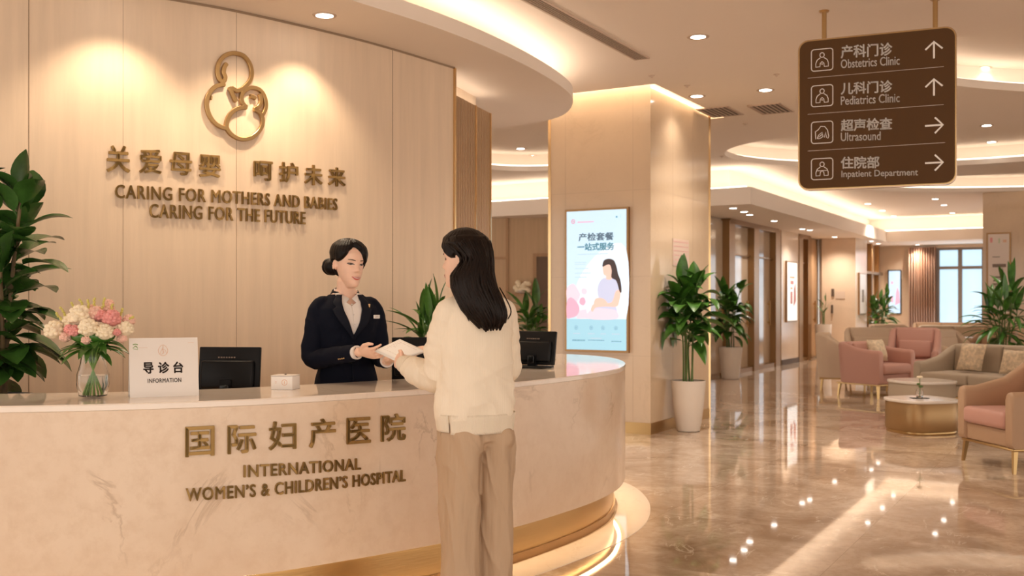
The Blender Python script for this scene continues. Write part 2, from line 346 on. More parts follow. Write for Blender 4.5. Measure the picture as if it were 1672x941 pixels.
class Plane:
    """flat frame: origin at pixel/plan point, u axis horizontal, v axis up, n towards the viewer"""
    def __init__(s, o, u): s.o = Vector(o); s.u = Vector((u[0], u[1], 0)).normalized(); s.n = Vector((s.u.y, -s.u.x, 0))
    def p(s, a, z, d=0): q = s.o+s.u*a+s.n*d; return Vector((q.x, q.y, z))
    def ua(s, px):  # u where the vertical line of pixel px meets the plane
        k = (px-CX)/F; return (k*s.o.y-s.o.x)/(s.u.x-k*s.u.y)
    def px(s, px, py, d=0): a = s.ua(px); q = s.o+s.u*a; return s.p(a, H-(py-HY)*q.y/F, d)
    def az(s, px, py): a = s.ua(px); q = s.o+s.u*a; return a, H-(py-HY)*q.y/F
    def poly(s, mb, pts, d0, d1):   # pts [(a,z)]
        n = len(pts); A = [s.p(a, z, d0) for a, z in pts]; B = [s.p(a, z, d1) for a, z in pts]
        return mb.add(A+B, [(i, (i+1) % n, n+(i+1) % n, n+i) for i in range(n)]+[tuple(range(n))[::-1], tuple(range(n, 2*n))])
    def rect(s, mb, a0, a1, z0, z1, d0, d1): return s.poly(mb, [(a0, z0), (a1, z0), (a1, z1), (a0, z1)], d0, d1)
    def disc(s, mb, a, z, ra, rz_, d0, d1, n=20): return s.poly(mb, [(a+ra*math.cos(2*math.pi*k/n), z+rz_*math.sin(2*math.pi*k/n)) for k in range(n)], d0, d1)
    def ribbon(s, mb, pts, w_, d0, d1, closed=False):
        P = [Vector(p) for p in pts]; K = len(P); rs = []
        for i in range(K):
            a = P[(i-1) % K] if closed else P[max(i-1, 0)]; b = P[(i+1) % K] if closed else P[min(i+1, K-1)]
            t = (b-a).normalized(); nn = Vector((-t.y, t.x))*w_/2; l = P[i]-nn; r = P[i]+nn
            rs.append([s.p(l.x, l.y, d0), s.p(r.x, r.y, d0), s.p(r.x, r.y, d1), s.p(l.x, l.y, d1)])
        return mb.rings(rs, loop=closed)
    def text(s, mb, body, a0, z0, w_, h_, d0=0, d1=.001, bold=0, shear=0):
        return text(mb, body, lambda u, v, d: s.p(a0+u, z0+v+shear*u, d0+(d1-d0)*d), w_, h_, bold)
D1 = Vector((.503, .864)); D2 = Vector((-.864, .503))
# ================================================================== THE ROOM
def ST(mb, name, m, **k): return mb.build(name, m, kind='structure', **k)
mb = MB(); mb.add([(-9, -3, 0), (24, -3, 0), (24, 40, 0), (-9, 40, 0)], [(0, 1, 2, 3)]); ST(mb, 'floor', M['floor'], smooth=False)
# curved feature wall (plan curve, left to right)
WC = Curve(catmull([(-4.3, 4.75), (-3.4, 5.1), (-2.735, 5.47), (-1.948, 6.02), (-1.575, 6.33), (-.984, 6.97), (-.431, 7.75)], 14))
mb = MB(); strip_wall(mb, WC, 0, -.18, 0, 3.6); ST(mb, 'wall_left', M['panel'])
mb = MB()
for px, hs in ((47, .0025), (201, .0008), (386, .0008), (641, .0025)):
    t = WC.hit(px); mb.rings([[WC.w3(t+a, o, z) for a, o in ((-hs, -.01), (-hs, .0012), (hs, .0012), (hs, -.01))] for z in (0.02, 3.099)])
ST(mb, 'trim_1', M['seam'], smooth=False)
mb = MB(); strip_wall(mb, WC, .002, -.02, 3.085, 3.0995); ST(mb, 'trim_2', M['seam'], smooth=False)
# slatted return behind it with brass edge trims
SL = Curve([(-.50, 7.86), (-.445, 8.0), (-.19, 8.77), (-.19+.02, 8.83)])
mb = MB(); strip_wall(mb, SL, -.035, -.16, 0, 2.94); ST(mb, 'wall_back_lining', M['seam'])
mb = MB(); n = 22
for k in range(n):
    t = .16+(SL.L-.2)*k/n
    if abs(t-SL.hit(774)) < .02: continue
    mb.rings([[SL.w3(t+a, o, z) for a, o in ((-.012, -.034), (-.012, .006), (.012, .006), (.012, -.034))] for z in (0, 2.94)])
ST(mb, 'wall_back', M['slat'], smooth=False)
mb = MB()
for c, t in ((WC, WC.L-.012), (SL, SL.hit(774)), (SL, SL.hit(799.5))):
    mb.rings([[c.w3(t+a, o, z) for a, o in ((-.010, -.05), (-.010, .014), (.010, .014), (.010, -.05))] for z in (0, 3.09 if c is WC else 2.94)])
ST(mb, 'trim_3', M['goldl'], smooth=False)
mb = MB(); strip_wall(mb, SL, -.15, -.17, 2.90, 3.2); ST(mb, 'trim_4', M['panel'])
mb = MB(); strip_wall(mb, SL, -.05, -.08, 2.945, 2.955); ST(mb, 'trim_9', M['cove'])
# soffit disc over the desk
SP = catmull([(-5.0, 4.2), (-2.6, 4.75), (-1.55, 5.35), (-.81, 6.20), (-.34, 6.86), (.087, 7.65), (.42, 8.48), (.54, 9.07), (.483, 9.73), (.213, 10.16), (-.225, 10.44), (-1.4, 10.7), (-4, 10.8)], 10)
poly = [(p.x, p.y) for p in SP]+[(-7.5, 10.8), (-7.5, 3.6)]
fill2d([poly], 3.10, 3.20, 'ceiling_desk_soffit', M['plaster'], kind='structure')
SC = Curve([(p.x, p.y) for p in SP])
def cove(c, off, z, name, w_=.05, t0=0, t1=None, n=120, h=.02):
    mb = MB(); A = c.offset(off, t0, t1, n); B = c.offset(off+w_, t0, t1, n)
    mb.rings([[(a.x, a.y, z), (a.x, a.y, z+h), (b.x, b.y, z+h), (b.x, b.y, z)] for a, b in zip(A, B)]); return ST(mb, name, M['cove'])
cove(SC, -.30, 3.205, 'ceiling_cove_light_1', .12)
# main ceiling with recesses
def ell(cx, cy, rx, ry, rot=0, n=72): return [(cx+rx*math.cos(a)*math.cos(rot)-ry*math.sin(a)*math.sin(rot), cy+rx*math.cos(a)*math.sin(rot)+ry*math.sin(a)*math.cos(rot)) for a in [2*math.pi*k/n for k in range(n)]]
REC = [(6.5, 8.9, 3.2, 1.6, .02), (5.75, 14.2, 2.75, 1.95, -.12), (9.4, 18.1, 3.1, 1.5, -.25), (.25, 14.6, 1.4, 2.0, 0)]
A0 = Vector((1.38, 10.2)); WL = .987/.864; WR = 1.5/.864    # big pillar corner
p1 = A0+D2*1.142; p2 = A0+D1*1.737; p3 = p1+D1*1.737
def grow(P, g): c = sum(P, Vector((0, 0)))/len(P); return [p+(p-c).normalized()*g for p in P]
pillar = [A0, p2, p3, p1]
hole = [(p.x, p.y) for p in grow(pillar, .22)]
sq = [(-9, -3), (24, -3), (24, 40), (-9, 40)]
fill2d([sq, hole]+[ell(*r) for r in REC], 3.45, 3.53, 'ceiling', M['plaster'], kind='structure')
for i, r in enumerate(REC):
    o = ell(r[0], r[1], r[2]+.35, r[3]+.35, r[4]); ii = ell(r[0], r[1], r[2]+.10, r[3]+.10, r[4]); jj = ell(r[0], r[1], r[2]+.2, r[3]+.2, r[4])
    fill2d([o], 3.76, 3.80, 'ceiling_recess_%d' % (i+1), M['plaster'], kind='structure')
    mb = MB(); oo = ell(r[0], r[1], r[2]+.4, r[3]+.4, r[4])
    mb.rings([[(a[0], a[1], 3.5), (a[0], a[1], 3.78), (b[0], b[1], 3.78), (b[0], b[1], 3.5)] for a, b in zip(o, oo)], loop=True); ST(mb, 'ceiling_recess_side_%d' % (i+1), M['plaster'])
    mb = MB(); mb.rings([[(a[0], a[1], 3.54), (a[0], a[1], 3.56), (b[0], b[1], 3.56), (b[0], b[1], 3.54)] for a, b in zip(ii, jj)], loop=True); ST(mb, 'ceiling_recess_light_%d' % (i+1), M['cover'])
g1 = [(p.x, p.y) for p in grow(pillar, .55)]; fill2d([g1], 3.72, 3.76, 'ceiling_pillar_recess', M['plaster'], kind='structure')
mb = MB(); a_ = grow(pillar, .23); b_ = grow(pillar, .40)
mb.rings([[(a.x, a.y, 3.54), (a.x, a.y, 3.56), (b.x, b.y, 3.56), (b.x, b.y, 3.54)] for a, b in zip(a_, b_)], loop=True); ST(mb, 'ceiling_pillar_light', M['covep'], smooth=False)
# dropped soffit along the doors and the window
A = Vector((3.68, 15.8)); B = Vector((9.4, 25.7)); Cc = B-D2*10
S = [A, B, Cc, Cc+D1*6, Vector((10, 38)), Vector((-8, 34)), A+D2*13]
fill2d([[(p.x, p.y) for p in S]], 2.84, 3.11, 'ceiling_lounge_soffit', M['plaster'], kind='structure')
SE = Curve([A+D2*13, A, B, Cc])
def inner(P, d): # offset of polyline [P0..P3] away from the room
    return [P[0]+D1*d, P[1]+D1*d+D2*d, P[2]+D1*d+D2*d, P[3]+D1*d]
e0 = inner([A+D2*13, A, B, Cc], .12); e1 = inner([A+D2*13, A, B, Cc], .26)
mb = MB(); mb.rings([[(a.x, a.y, 3.115), (a.x, a.y, 3.135), (b.x, b.y, 3.135), (b.x, b.y, 3.115)] for a, b in zip(e0, e1)]); ST(mb, 'ceiling_cove_light_2', M['cove'], smooth=False)
e2 = inner([A+D2*13, A, B, Cc], .5)
mb = MB(); mb.rings([[(a.x, a.y, 3.11), (a.x, a.y, 3.5), (a.x+.02, a.y+.05, 3.5), (a.x+.02, a.y+.05, 3.11)] for a in e2]); ST(mb, 'ceiling_cove_back', M['plaster'], smooth=False)
# big pillar
mb = MB(); mb.prism([(p.x, p.y) for p in pillar], 0, 3.74); ST(mb, 'pillar', M['stone'], smooth=False)
mb = MB(); mb.prism([(p.x, p.y) for p in grow(pillar, .012)], 0, .115); ST(mb, 'baseboard_pillar', M['gold'], smooth=False)
mb = MB()
PF = Plane((p1.x, p1.y, 0), (-D2.x, -D2.y)); PS = Plane((A0.x, A0.y, 0), (D1.x, D1.y))
for z in (2.45, 1.58, .78): PF.rect(mb, 0, 1.142, z, z+.003, -.002, .0008); PS.rect(mb, 0, 1.737, z, z+.003, -.002, .0008)
for a in (.19, .95): PF.rect(mb, a, a+.003, .12, 3.45, -.002, .0008)
for a in (.6, 1.2): PS.rect(mb, a, a+.003, .12, 3.45, -.002, .0008)
ST(mb, 'trim_5', mat('joint', (.50, .36, .25), .5), smooth=False)
mb = MB()
for P_ in (p1, p2): mb.prism([(P_.x+a, P_.y+b) for a, b in ((-.014, -.014), (.014, -.014), (.014, .014), (-.014, .014))], 0, 3.5)
ST(mb, 'trim_6', M['goldl'], smooth=False)
# corridor wall: bronze door frames, glass, cream piers
def linept(Y): return Vector((3.93+.5825*(Y-18.5), Y))
CW = Plane((*linept(12.5), 0), D1)
def cw_px(px): return CW.ua(px)
aE = (Vector((7.40, 24.46))-Vector(CW.o[:2])).length
mb = MB(); CW.rect(mb, cw_px(1110), aE+.3, 0, 2.84, -.30, -.16); ST(mb, 'wall_corridor', M['cream'], smooth=False)
mb = MB(); CW.rect(mb, cw_px(1276), cw_px(1304), 0, 2.84, -.16, 0); CW.rect(mb, cw_px(1110), cw_px(1150), 0, 2.84, -.16, 0); ST(mb, 'wall_pier', M['cream'], smooth=False)
mb = MB(); CW.rect(mb, cw_px(1276), cw_px(1304), 0, .11, -.16, .012); ST(mb, 'baseboard_pier', M['grille'], smooth=False)
def bay(px0, px1, n, name):
    a0, a1 = (cw_px(px0) if px0 > 1150 else cw_px(1150)), cw_px(px1)
    mb = MB()
    xs = [a0+(a1-a0)*k/n for k in range(n+1)]
    for x in xs: CW.rect(mb, x-.13, x+.13, 0, 2.80, -.16, .02)
    CW.rect(mb, a0-.1, a1+.1, 2.74, 2.84, -.16, .02); CW.rect(mb, a0, a1, 0, .09, -.16, .0)
    CW.rect(mb, a0, a1, 2.08, 2.12, -.12, -.06)
    ST(mb, 'window_frame_'+name, M['bronze'], smooth=False)
    mb = MB(); CW.rect(mb, a0, a1, .05, 2.8, -.12, -.10); ST(mb, 'window_'+name, M['doorglass'], smooth=False)
    return xs
def bayx(pxs, name):
    xs = [cw_px(p) for p in pxs]; a0, a1 = xs[0], xs[-1]; mb = MB()
    for x, hw in zip(xs, [.16]*len(xs)): CW.rect(mb, x-hw, x+hw, 0, 2.80, -.16, .02)
    CW.rect(mb, a0-.1, a1+.1, 2.75, 2.84, -.16, .02); CW.rect(mb, a0, a1, 0, .08, -.16, .0); CW.rect(mb, a0, a1, 2.20, 2.23, -.11, -.06)
    return ST(mb, 'door_frame_'+name, M['bronze'], smooth=False)
bayx([1194, 1234, 1269], '1')
for i, (a, b) in enumerate(((1150, 1194), (1194, 1234), (1234, 1269), (1304, 1341))):
    mb = MB(); CW.rect(mb, cw_px(a), cw_px(b), .05, 2.8, -.13, -.11); o = ST(mb, 'door_%d' % (i+1), M['doorglass'] if i < 3 else M['wood'], smooth=False)
    mb = MB(); x = cw_px(b)-.33; CW.rect(mb, x, x+.03, .85, 1.35, -.08, -.05); CW.rect(mb, x, x+.03, .9, .93, -.11, -.05); CW.rect(mb, x, x+.03, 1.27, 1.30, -.11, -.05); mb.build('door_handle', M['gold'], o, smooth=False)
bayx([1307, 1321], '2')
# protruding pier, then the recessed run to the far wall
Q0 = Vector((7.40, 24.46)); Q1 = Q0-D2*.78; Q2 = Q1+D1*1.3; Q3 = Q2+D2*1.4
mb = MB(); mb.prism([(p.x, p.y) for p in (Q0, Q1, Q2, Q3)], 0, 2.84); ST(mb, 'wall_projecting_pier', M['cream'], smooth=False)
mb = MB(); mb.prism([(p.x, p.y) for p in grow([Q0, Q1, Q2, Q3], .012)], 0, .1); ST(mb, 'baseboard_projecting_pier', M['gold'], smooth=False)
W2 = Plane((8.72, 25.5, 0), D1); W2L = 2.65
mb = MB(); W2.rect(mb, -.3, W2L, 0, 2.84, -.3, -.1); ST(mb, 'wall_lounge_left', M['woodl'], smooth=False)
mb = MB()
for a in (.15, 1.1, 2.05): W2.rect(mb, a, a+.12, 0, 2.84, -.12, .02)
W2.rect(mb, 0, 2.6, 2.05, 2.12, -.12, .02); ST(mb, 'door_frame_3', M['bronze'], smooth=False)
FW = Plane((10.06, 27.8, 0), -D2)
cu0, cu1, wi1 = FW.ua(1485), FW.ua(1530), FW.ua(1655)
mb = MB(); FW.rect(mb, -.3, cu0, 0, 2.84, -.2, 0); FW.rect(mb, cu0, wi1, 0, .12, -.2, 0); FW.rect(mb, wi1, 9, 0, 2.84, -.2, 0); FW.rect(mb, cu0, wi1, 2.76, 2.84, -.2, 0)
ST(mb, 'wall_far', M['cream'], smooth=False)
mb = MB(); FW.rect(mb, cu0, wi1, .12, 2.76, -.16, -.15); win = ST(mb, 'window_1', M['sheer'], smooth=False)
mb = MB(); zt = FW.az(1570, 437)[1]
for px in (1530, 1567, 1606, 1640): a = FW.ua(px); FW.rect(mb, a-.05, a+.05, .12, 2.76, -.15, -.06)
FW.rect(mb, cu0, wi1, zt-.04, zt+.04, -.15, -.07); FW.rect(mb, cu0, wi1, 2.70, 2.76, -.15, -.06); FW.rect(mb, cu0, wi1, .12, .2, -.15, -.06)
mb.build('window_frame', M['winframe'], win, smooth=False)
mb = MB(); N = 160
ring = [[tuple(FW.p(cu0+(cu1-cu0)*k/N, z, .10+.055*math.sin(k/N*math.pi*22)+d)) for z, d in ((.03, 0), (2.78, 0), (2.78, .02), (.03, .02))] for k in range(N+1)]
mb.rings(ring); tag(mb.build('curtain', M['curtain']), 'long dusty rose pleated curtain hanging left of the bright far window', 'curtain')
# lounge column with notice
LC = Plane((9.15, 19.9, 0), -D2); q0 = Vector((9.15, 19.9)); q1 = q0-D2*2.2
mb = MB(); mb.prism([(p.x, p.y) for p in (q0, q1, q1+D1*1.2, q0+D1*1.2)], 0, 3.45); ST(mb, 'pillar_lounge', M['stone'], smooth=False)
# wall seen through the gap between slats and pillar
GW = Plane((-1.6, 18.6, 0), (1, -.10))
mb = MB(); GW.rect(mb, -3, 3.6, 0, 2.84, -.2, 0); ST(mb, 'wall_gap', M['woodl'], smooth=False)
mb = MB()
a = GW.ua(828); GW.rect(mb, a-.02, a+.02, 0, 2.84, 0, .03); GW.rect(mb, a-2, a, 2.1, 2.14, 0, .02)
for px in (876,): b = GW.ua(px); GW.rect(mb, b-.06, b, 0, 2.2, 0, .03); GW.rect(mb, b, b+1, 2.14, 2.2, 0, .03)
ST(mb, 'trim_8', M['wood'], smooth=False)
mb = MB(); GW.rect(mb, GW.ua(876), GW.ua(920), 0, 2.14, 0, .012); ST(mb, 'door_5', mat('dark_door', (.16, .10, .065), .4), smooth=False)

# ------------------------------------------------------------------ lamps
def light(name, kind, loc, power, col=WARM, rot=None, **k):
    l = bpy.data.lights.new(name, kind); l.energy = power; l.color = col
    for a, b in k.items(): setattr(l, a, b)
    o = bpy.data.objects.new(name, l); COL.objects.link(o); o.location = loc
    if rot: o.rotation_euler = rot
    return o
places = ['in the ceiling right of the desk soffit', 'beside the ceiling grille near the big pillar', 'in the ceiling between pillar and hanging sign', 'right of the hanging sign, the nearest',
          'right of the hanging sign, topmost in the oval recess', 'right of the hanging sign, middle in the oval recess', 'right of the hanging sign, lowest in the oval recess', 'in the round recess beyond the slats, the nearer', 'in the round recess beyond the slats, the farther']
ORD = ['nearest', 'second', 'third', 'fourth', 'fifth', 'sixth', 'seventh', 'eighth', 'ninth', 'farthest']
for i, ((px, py), z, pw) in enumerate(DOWN):
    if z == 3.7: z = 3.76
    p = onz(px, py, z)
    if i < 9: lab, grp = 'small round recessed downlight '+places[i], None
    elif i < 16: lab, grp = ORD[i-9]+' round downlight of the left row in the lounge ceiling', 'downlights in the lounge ceiling'
    elif i < 22: lab, grp = ORD[i-16]+' round downlight of the right row in the lounge ceiling', 'downlights in the lounge ceiling'
    else: lab, grp = ORD[i-22]+' round downlight in the low soffit along the doors', 'downlights in the low soffit'
    e = empty('downlight', p, 0, lab, 'ceiling light', grp)
    r = .075
    mb = MB(); mb.lathe([(r*.8, -.001), (r*.8, -.004), (r, -.006), (r*1.18, -.004), (r*1.2, .0)], n=24, cap=False); mb.build('trim_ring', M['grillef'], e, local=True)
    mb = MB(); mb.lathe([(r*.82, -.003), (r*.6, -.0035), (.002, -.0035)], n=24, cap=True); mb.build('diffuser', M['lamp'], e, local=True)
    if pw: light('downlight_bulb', 'SPOT', p-Vector((0, 0, .03)), pw*2.6, SOFT, spot_size=2.3, spot_blend=.9, shadow_soft_size=.07)
# wall washers for the scallops
for i, (px, pw) in enumerate(((183, 13), (386, 11), (518, 11))):
    t = WC.hit(px); p = WC.w3(t, .40 if i == 1 else .33, 3.08)
    if i == 2: p = onz(530, 25, 3.1); p.z = 3.08; t = WC.hit(522)
    e = empty('wall_washer', (p.x, p.y, 3.1), 0, 'recessed wall washer lamp above the '+('blank panel left of', 'round emblem of', 'panel right of')[i]+' the gold wall emblem', 'ceiling light')
    mb = MB(); mb.lathe([(.055, -.002), (.055, -.005), (.07, -.006), (.075, 0)], n=24, cap=False); mb.build('trim_ring', M['grillef'], e, local=True)
    mb = MB(); mb.lathe([(.054, -.003), (.002, -.0035)], n=24); mb.build('diffuser', M['lamp'], e, local=True)
    no = WC.at(t)[2]
    light('washer_bulb', 'SPOT', p, pw*3.4, (1, .78, .54), spot_size=1.85, spot_blend=.6, shadow_soft_size=.03)
# daylight from the far window
d = light('window_daylight', 'AREA', FW.p((cu1+wi1)/2, 1.5, .2), 35, (.80, .90, 1), shape='RECTANGLE', size=3.2, size_y=2.4)
d.rotation_euler = Vector((FW.n.x, FW.n.y, -.1)).to_track_quat('-Z', 'Y').to_euler()

# ------------------------------------------------------------------ ceiling grilles
def grille(name, c, u, L_, w_, n, label):
    e = empty(name, (c[0], c[1], 3.45), math.atan2(u[1], u[0]), label, 'air vent')
    mb = MB(); mb.box((0, 0, -.002), (L_, w_, .004)); mb.build('backing', M['grille'], e, local=True, smooth=False)
    mb = MB()
    for s in (-1, 1): mb.box((0, s*w_/2, -.006), (L_+.02, .012, .012)); mb.box((s*L_/2, 0, -.006), (.012, w_, .012))
    mb.build('frame', M['grillef'], e, local=True, smooth=False)
    mb = MB()
    for k in range(n): mb.box((0, -w_/2+w_*(k+.5)/n, -.007), (L_, w_/n*.2, .01))
    mb.build('louvres', M['grillef'], e, local=True, smooth=False)
a = onz(800, -40, 3.45); b = onz(1048, 95, 3.45); u = (b-a).normalized(); c = (a+b)/2
grille('linear_air_grille', c, u, (b-a).length, .13, 6, 'long slotted air grille in the ceiling above the desk soffit')
for px, py, lb in ((1176, 182, 'small square air grille beside a downlight near the big pillar'), (1259, 177, 'small square air grille between pillar and hanging sign')):
    grille('ceiling_air_grille', onz(px, py, 3.45), (D1.x, D1.y), .55, .35, 7, lb)

# ================================================================== WALL EMBLEM AND LETTERING
def wpt(px, py):
    t = WC.hit(px); Y = WC.at(t)[0].y; return t, H-(py-HY)*Y/F
def wtext(name, body, xa, ya0, ya1, xb, yb0, yb1, bold, label):
    """text filling the pixel quad: left edge xa (top ya0, bottom ya1), right edge xb"""
    ta, z1 = wpt(xa, ya0); _, z0 = wpt(xa, ya1); tb, z3 = wpt(xb, yb0); _, z2 = wpt(xb, yb1)
    L_ = tb-ta; h_ = ((z1-z0)+(z3-z2))/2
    mb = MB(); text(mb, body, lambda u, v, d: WC.w3(ta+u, .004+.012*d, (z0+(z2-z0)*u/L_)+v), L_, h_, bold)
    p = WC.w3(ta, .0, z0); e = empty(name, p, 0, label, 'wall lettering'); mb.build('letters', M['letter'], e, smooth=False)
    mb = MB()
    for k in range(2): t = ta+L_*(k+.5)/2; q = WC.w3(t, .004, (z0+z2)/2+h_*.5); mb.box(q, (.006, .006, .006))
    return mb.build('standoff_pins', M['letter'], e, smooth=False)
WN = ['first', 'second', 'third', 'fourth', 'fifth', 'sixth', 'seventh', 'eighth']
for k, (ch, x0, y0, x1, y1) in enumerate([('关',38,523,152,655),('爱',195,541,303,660),('母',341,555,448,668),('婴',483,568,585,678),('呵',744,597,834,694),('护',866,604,956,702),('未',987,616,1073,716),('来',1101,628,1183,722)]):
    wtext('wall_character', ch, 160+x0/2.941, 60+y0/2.941-1, 60+y1/2.941-1.5, 160+x1/2.941, 60+y0/2.941+1.5, 60+y1/2.941+.5, .006, 'gold Chinese character on the curved wall, %s from the left' % WN[k])
wtext('wall_motto', 'CARING FOR MOTHERS AND BABIES', 187, 302, 324, 549, 324, 344, .003, 'upper line of gold English capitals on the curved wall')
wtext('wall_motto', 'CARING FOR THE FUTURE', 243, 333, 356, 497, 346, 367, .003, 'lower line of gold English capitals on the curved wall')
S = [[(612,130),(600,150),(597,175),(604,195),(600,213),(588,219),(574,200),(568,162),(578,122),(606,92),(648,82),(692,95),(720,130),(731,172),(726,206),(708,232),(686,252),(660,262),(634,246)],
     [(626,243),(638,275),(656,316)],
     [(604,232),(562,240),(532,270),(517,310),(520,352),(536,392),(562,422),(590,437),(612,442)],
     [(707,342),(672,345),(642,360),(620,388),(611,424),(616,450),(642,478),(682,494),(726,488),(760,462),(780,430),(783,395),(768,366),(742,350)],
     [(707,342),(688,322),(681,292),(693,265),(722,248),(758,252),(784,274),(798,312),(797,346),(783,380)],
     [(742,352),(766,335),(776,305),(768,276)],
     [(722,288),(736,291),(750,300)],[(534,295),(542,297)]]
e = empty('wall_emblem', WC.w3(WC.hit(383), 0, wpt(383, 232)[1]), 0, 'round gold outline emblem of a mother holding a baby on the curved wall', 'emblem')
mb = MB()
for s in S:
    P_ = catmull([(*wpt(160+x/2.941, 60+y/2.941), 0) for x, y in s], 6); K = len(P_); rs = []; wd = .0125
    for i in range(K):
        t = (P_[min(i+1, K-1)]-P_[max(i-1, 0)]).normalized(); nn = Vector((-t.y, t.x, 0)); k = wd*(.55 if i in (0, K-1) else 1)
        l = P_[i]-nn*k; r = P_[i]+nn*k; rs.append([WC.w3(q.x, o, q.y) for q, o in ((l, .008), (l, .024), (l*.9+r*.1, .026), (l*.1+r*.9, .026), (r, .024), (r, .008))])
    mb.rings(rs)
mb.build('outline', M['gold'], e, ang=25)
mb = MB()
for x, y in ((648, 82), (517, 330), (700, 494), (797, 330)): t, z = wpt(160+x/2.941, 60+y/2.941); mb.box(WC.w3(t, .004, z), (.008, .012, .008))
mb.build('standoff_pins', M['letter'], e, smooth=False)

# ================================================================== RECEPTION COUNTER
ZT = .925; ZB = .205
CP = catmull([(-4.2, 4.1), (-3.2, 3.86), (-2.5, 3.84), (-1.955, 3.90), (-1.567, 3.985), (-1.244, 4.10), (-.907, 4.28), (-.392, 4.68), (-.015, 5.04), (.322, 5.50), (.528, 5.86), (.67, 6.25), (.745, 6.8), (.70, 7.35), (.50, 7.75), (.15, 8.0), (-.3, 8.05)], 8)
CC = Curve([(p.x, p.y) for p in CP])
def wd_at(t): # counter depth: 0.56, a little less round the end
    k = max(0, min(1, (t-5.6)/1.6)); return .56-.16*k
rc = empty('reception_counter', (-.3, 5.2, 0), 0, 'long curved cream marble reception counter with gold lettering and a lit brass plinth', 'reception counter')
def cring(t, prof, n=None): return [CC.w3(t, o, z) for o, z in prof]
def csweep(mb, prof_fn, n=150): return mb.rings([[CC.w3(CC.L*i/n, o, z) for o, z in prof_fn(CC.L*i/n)] for i in range(n+1)])
mb = MB(); csweep(mb, lambda t: [(-.05, ZB), (0, ZB), (0, ZT-.028), (-.05, ZT-.028)]); mb.build('front_panel', M['countermarble'], rc, ang=30)
mb = MB(); csweep(mb, lambda t: [(-wd_at(t), ZT-.028), (-.001, ZT-.028), (.004, ZT-.024), (.004, ZT-.005), (-.001, ZT), (-wd_at(t), ZT)]); mb.build('countertop', M['top'], rc, ang=30)
mb = MB(); csweep(mb, lambda t: [(-wd_at(t), .06), (-wd_at(t)+.04, .06), (-wd_at(t)+.04, ZT-.028), (-wd_at(t), ZT-.028)]); mb.build('back_panel', M['wood'], rc, ang=30)
mb = MB(); csweep(mb, lambda t: [(-.12, .045), (-.075, .045), (-.075, ZB+.01), (-.12, ZB+.01)]); mb.build('plinth', M['gold'], rc, ang=30)
mb = MB(); csweep(mb, lambda t: [(-.12, 0), (-.065, 0), (-.065, .045), (-.12, .045)]); mb.build('kick_strip', M['bronze'], rc, ang=30)
mb = MB(); csweep(mb, lambda t: [(-.050, ZB-.008), (-.030, ZB-.008), (-.030, ZB-.001), (-.050, ZB-.001)]); mb.build('light_strip', M['coveled'], rc, ang=30)
for a_, b_ in ((CC.hit(60), CC.hit(420)), (CC.hit(826), CC.L*.93)):
    mb = MB(); mb.rings([[CC.w3(t, -wd_at(t)-d, z) for d, z in ((0, .70), (0, .735), (.40, .735), (.40, .70))] for t in [a_+(b_-a_)*k/24 for k in range(25)]]); mb.build('work_surface', M['woodl'], rc, ang=30)
mb = MB()   # pale ring round the counter, imitating the plinth light's glow on the floor
mb.rings([[CC.w3(CC.L*i/120, o, z) for o, z in ((-.05, -.01), (.16, -.01), (.16, .0025), (-.05, .0025))] for i in range(121)]); mb.build('floor_glow_ring', M['top'], None, kind='structure')
def cpt(px, py): t = CC.hit(px); Y = CC.at(t)[0].y; return t, H-(py-HY)*Y/F
def ctext(name, body, xa, ya0, ya1, xb, yb0, yb1, bold):
    ta, z1 = cpt(xa, ya0); _, z0 = cpt(xa, ya1); tb, z3 = cpt(xb, yb0); _, z2 = cpt(xb, yb1); L_ = tb-ta; h_ = ((z1-z0)+(z3-z2))/2
    mb = MB(); text(mb, body, lambda u, v, d: CC.w3(ta+u, .001+.009*d, (z0+(z2-z0)*u/L_)+v), L_, h_, bold); mb.build(name, M['letter'], rc, smooth=False)
xs = [(302,350,697,747),(371,418,694,742),(438,483,688,736),(504,547,684,732),(565,604,682,726),(621,661,676,722)]
for ch, (a, b, y0, y1) in zip('国际妇产医院', xs):
    k = (b-a)/45; ctext('hospital_name_character', ch, a, y0+(1 if ch != '国' else 0), y1, b, y0-2, y1-3, .005)
ctext('english_name', 'INTERNATIONAL', 397, 760, 780, 588, 747, 767, .003)
ctext('english_name', "WOMEN’S & CHILDREN’S HOSPITAL", 303, 798, 819, 661, 766, 786, .003)

# ================================================================== HANGING DIRECTION SIGN
SG = Plane((2.10, 7.52, 0), (.917, -.4)); SW = 1.07; Z0, Z1 = 2.14, 3.24
def rrect(a0, a1, z0, z1, r, n=6):
    out = []
    for cx, cz, st in ((a1-r, z1-r, 0), (a0+r, z1-r, 1), (a0+r, z0+r, 2), (a1-r, z0+r, 3)):
        for k in range(n+1): an = (st+k/n)*math.pi/2; out.append((cx+r*math.cos(an), cz+r*math.sin(an)))
    return out
sg = empty('hanging_sign', SG.p(SW/2, Z0), 0, 'brown ceiling hung direction sign with four white lines, icons and arrows', 'sign')
mb = MB(); SG.poly(mb, rrect(0, SW, Z0, Z1, .075), -.06, .0); mb.build('edge_frame', M['signedge'], sg, ang=30)
mb = MB(); SG.poly(mb, rrect(.004, SW-.004, Z0+.004, Z1-.004, .072), 0, .003); mb.build('rim', M['gold'], sg, ang=30)
mb = MB(); SG.poly(mb, rrect(.012, SW-.012, Z0+.012, Z1-.012, .065), .003, .005); mb.build('face', M['signface'], sg, ang=30)
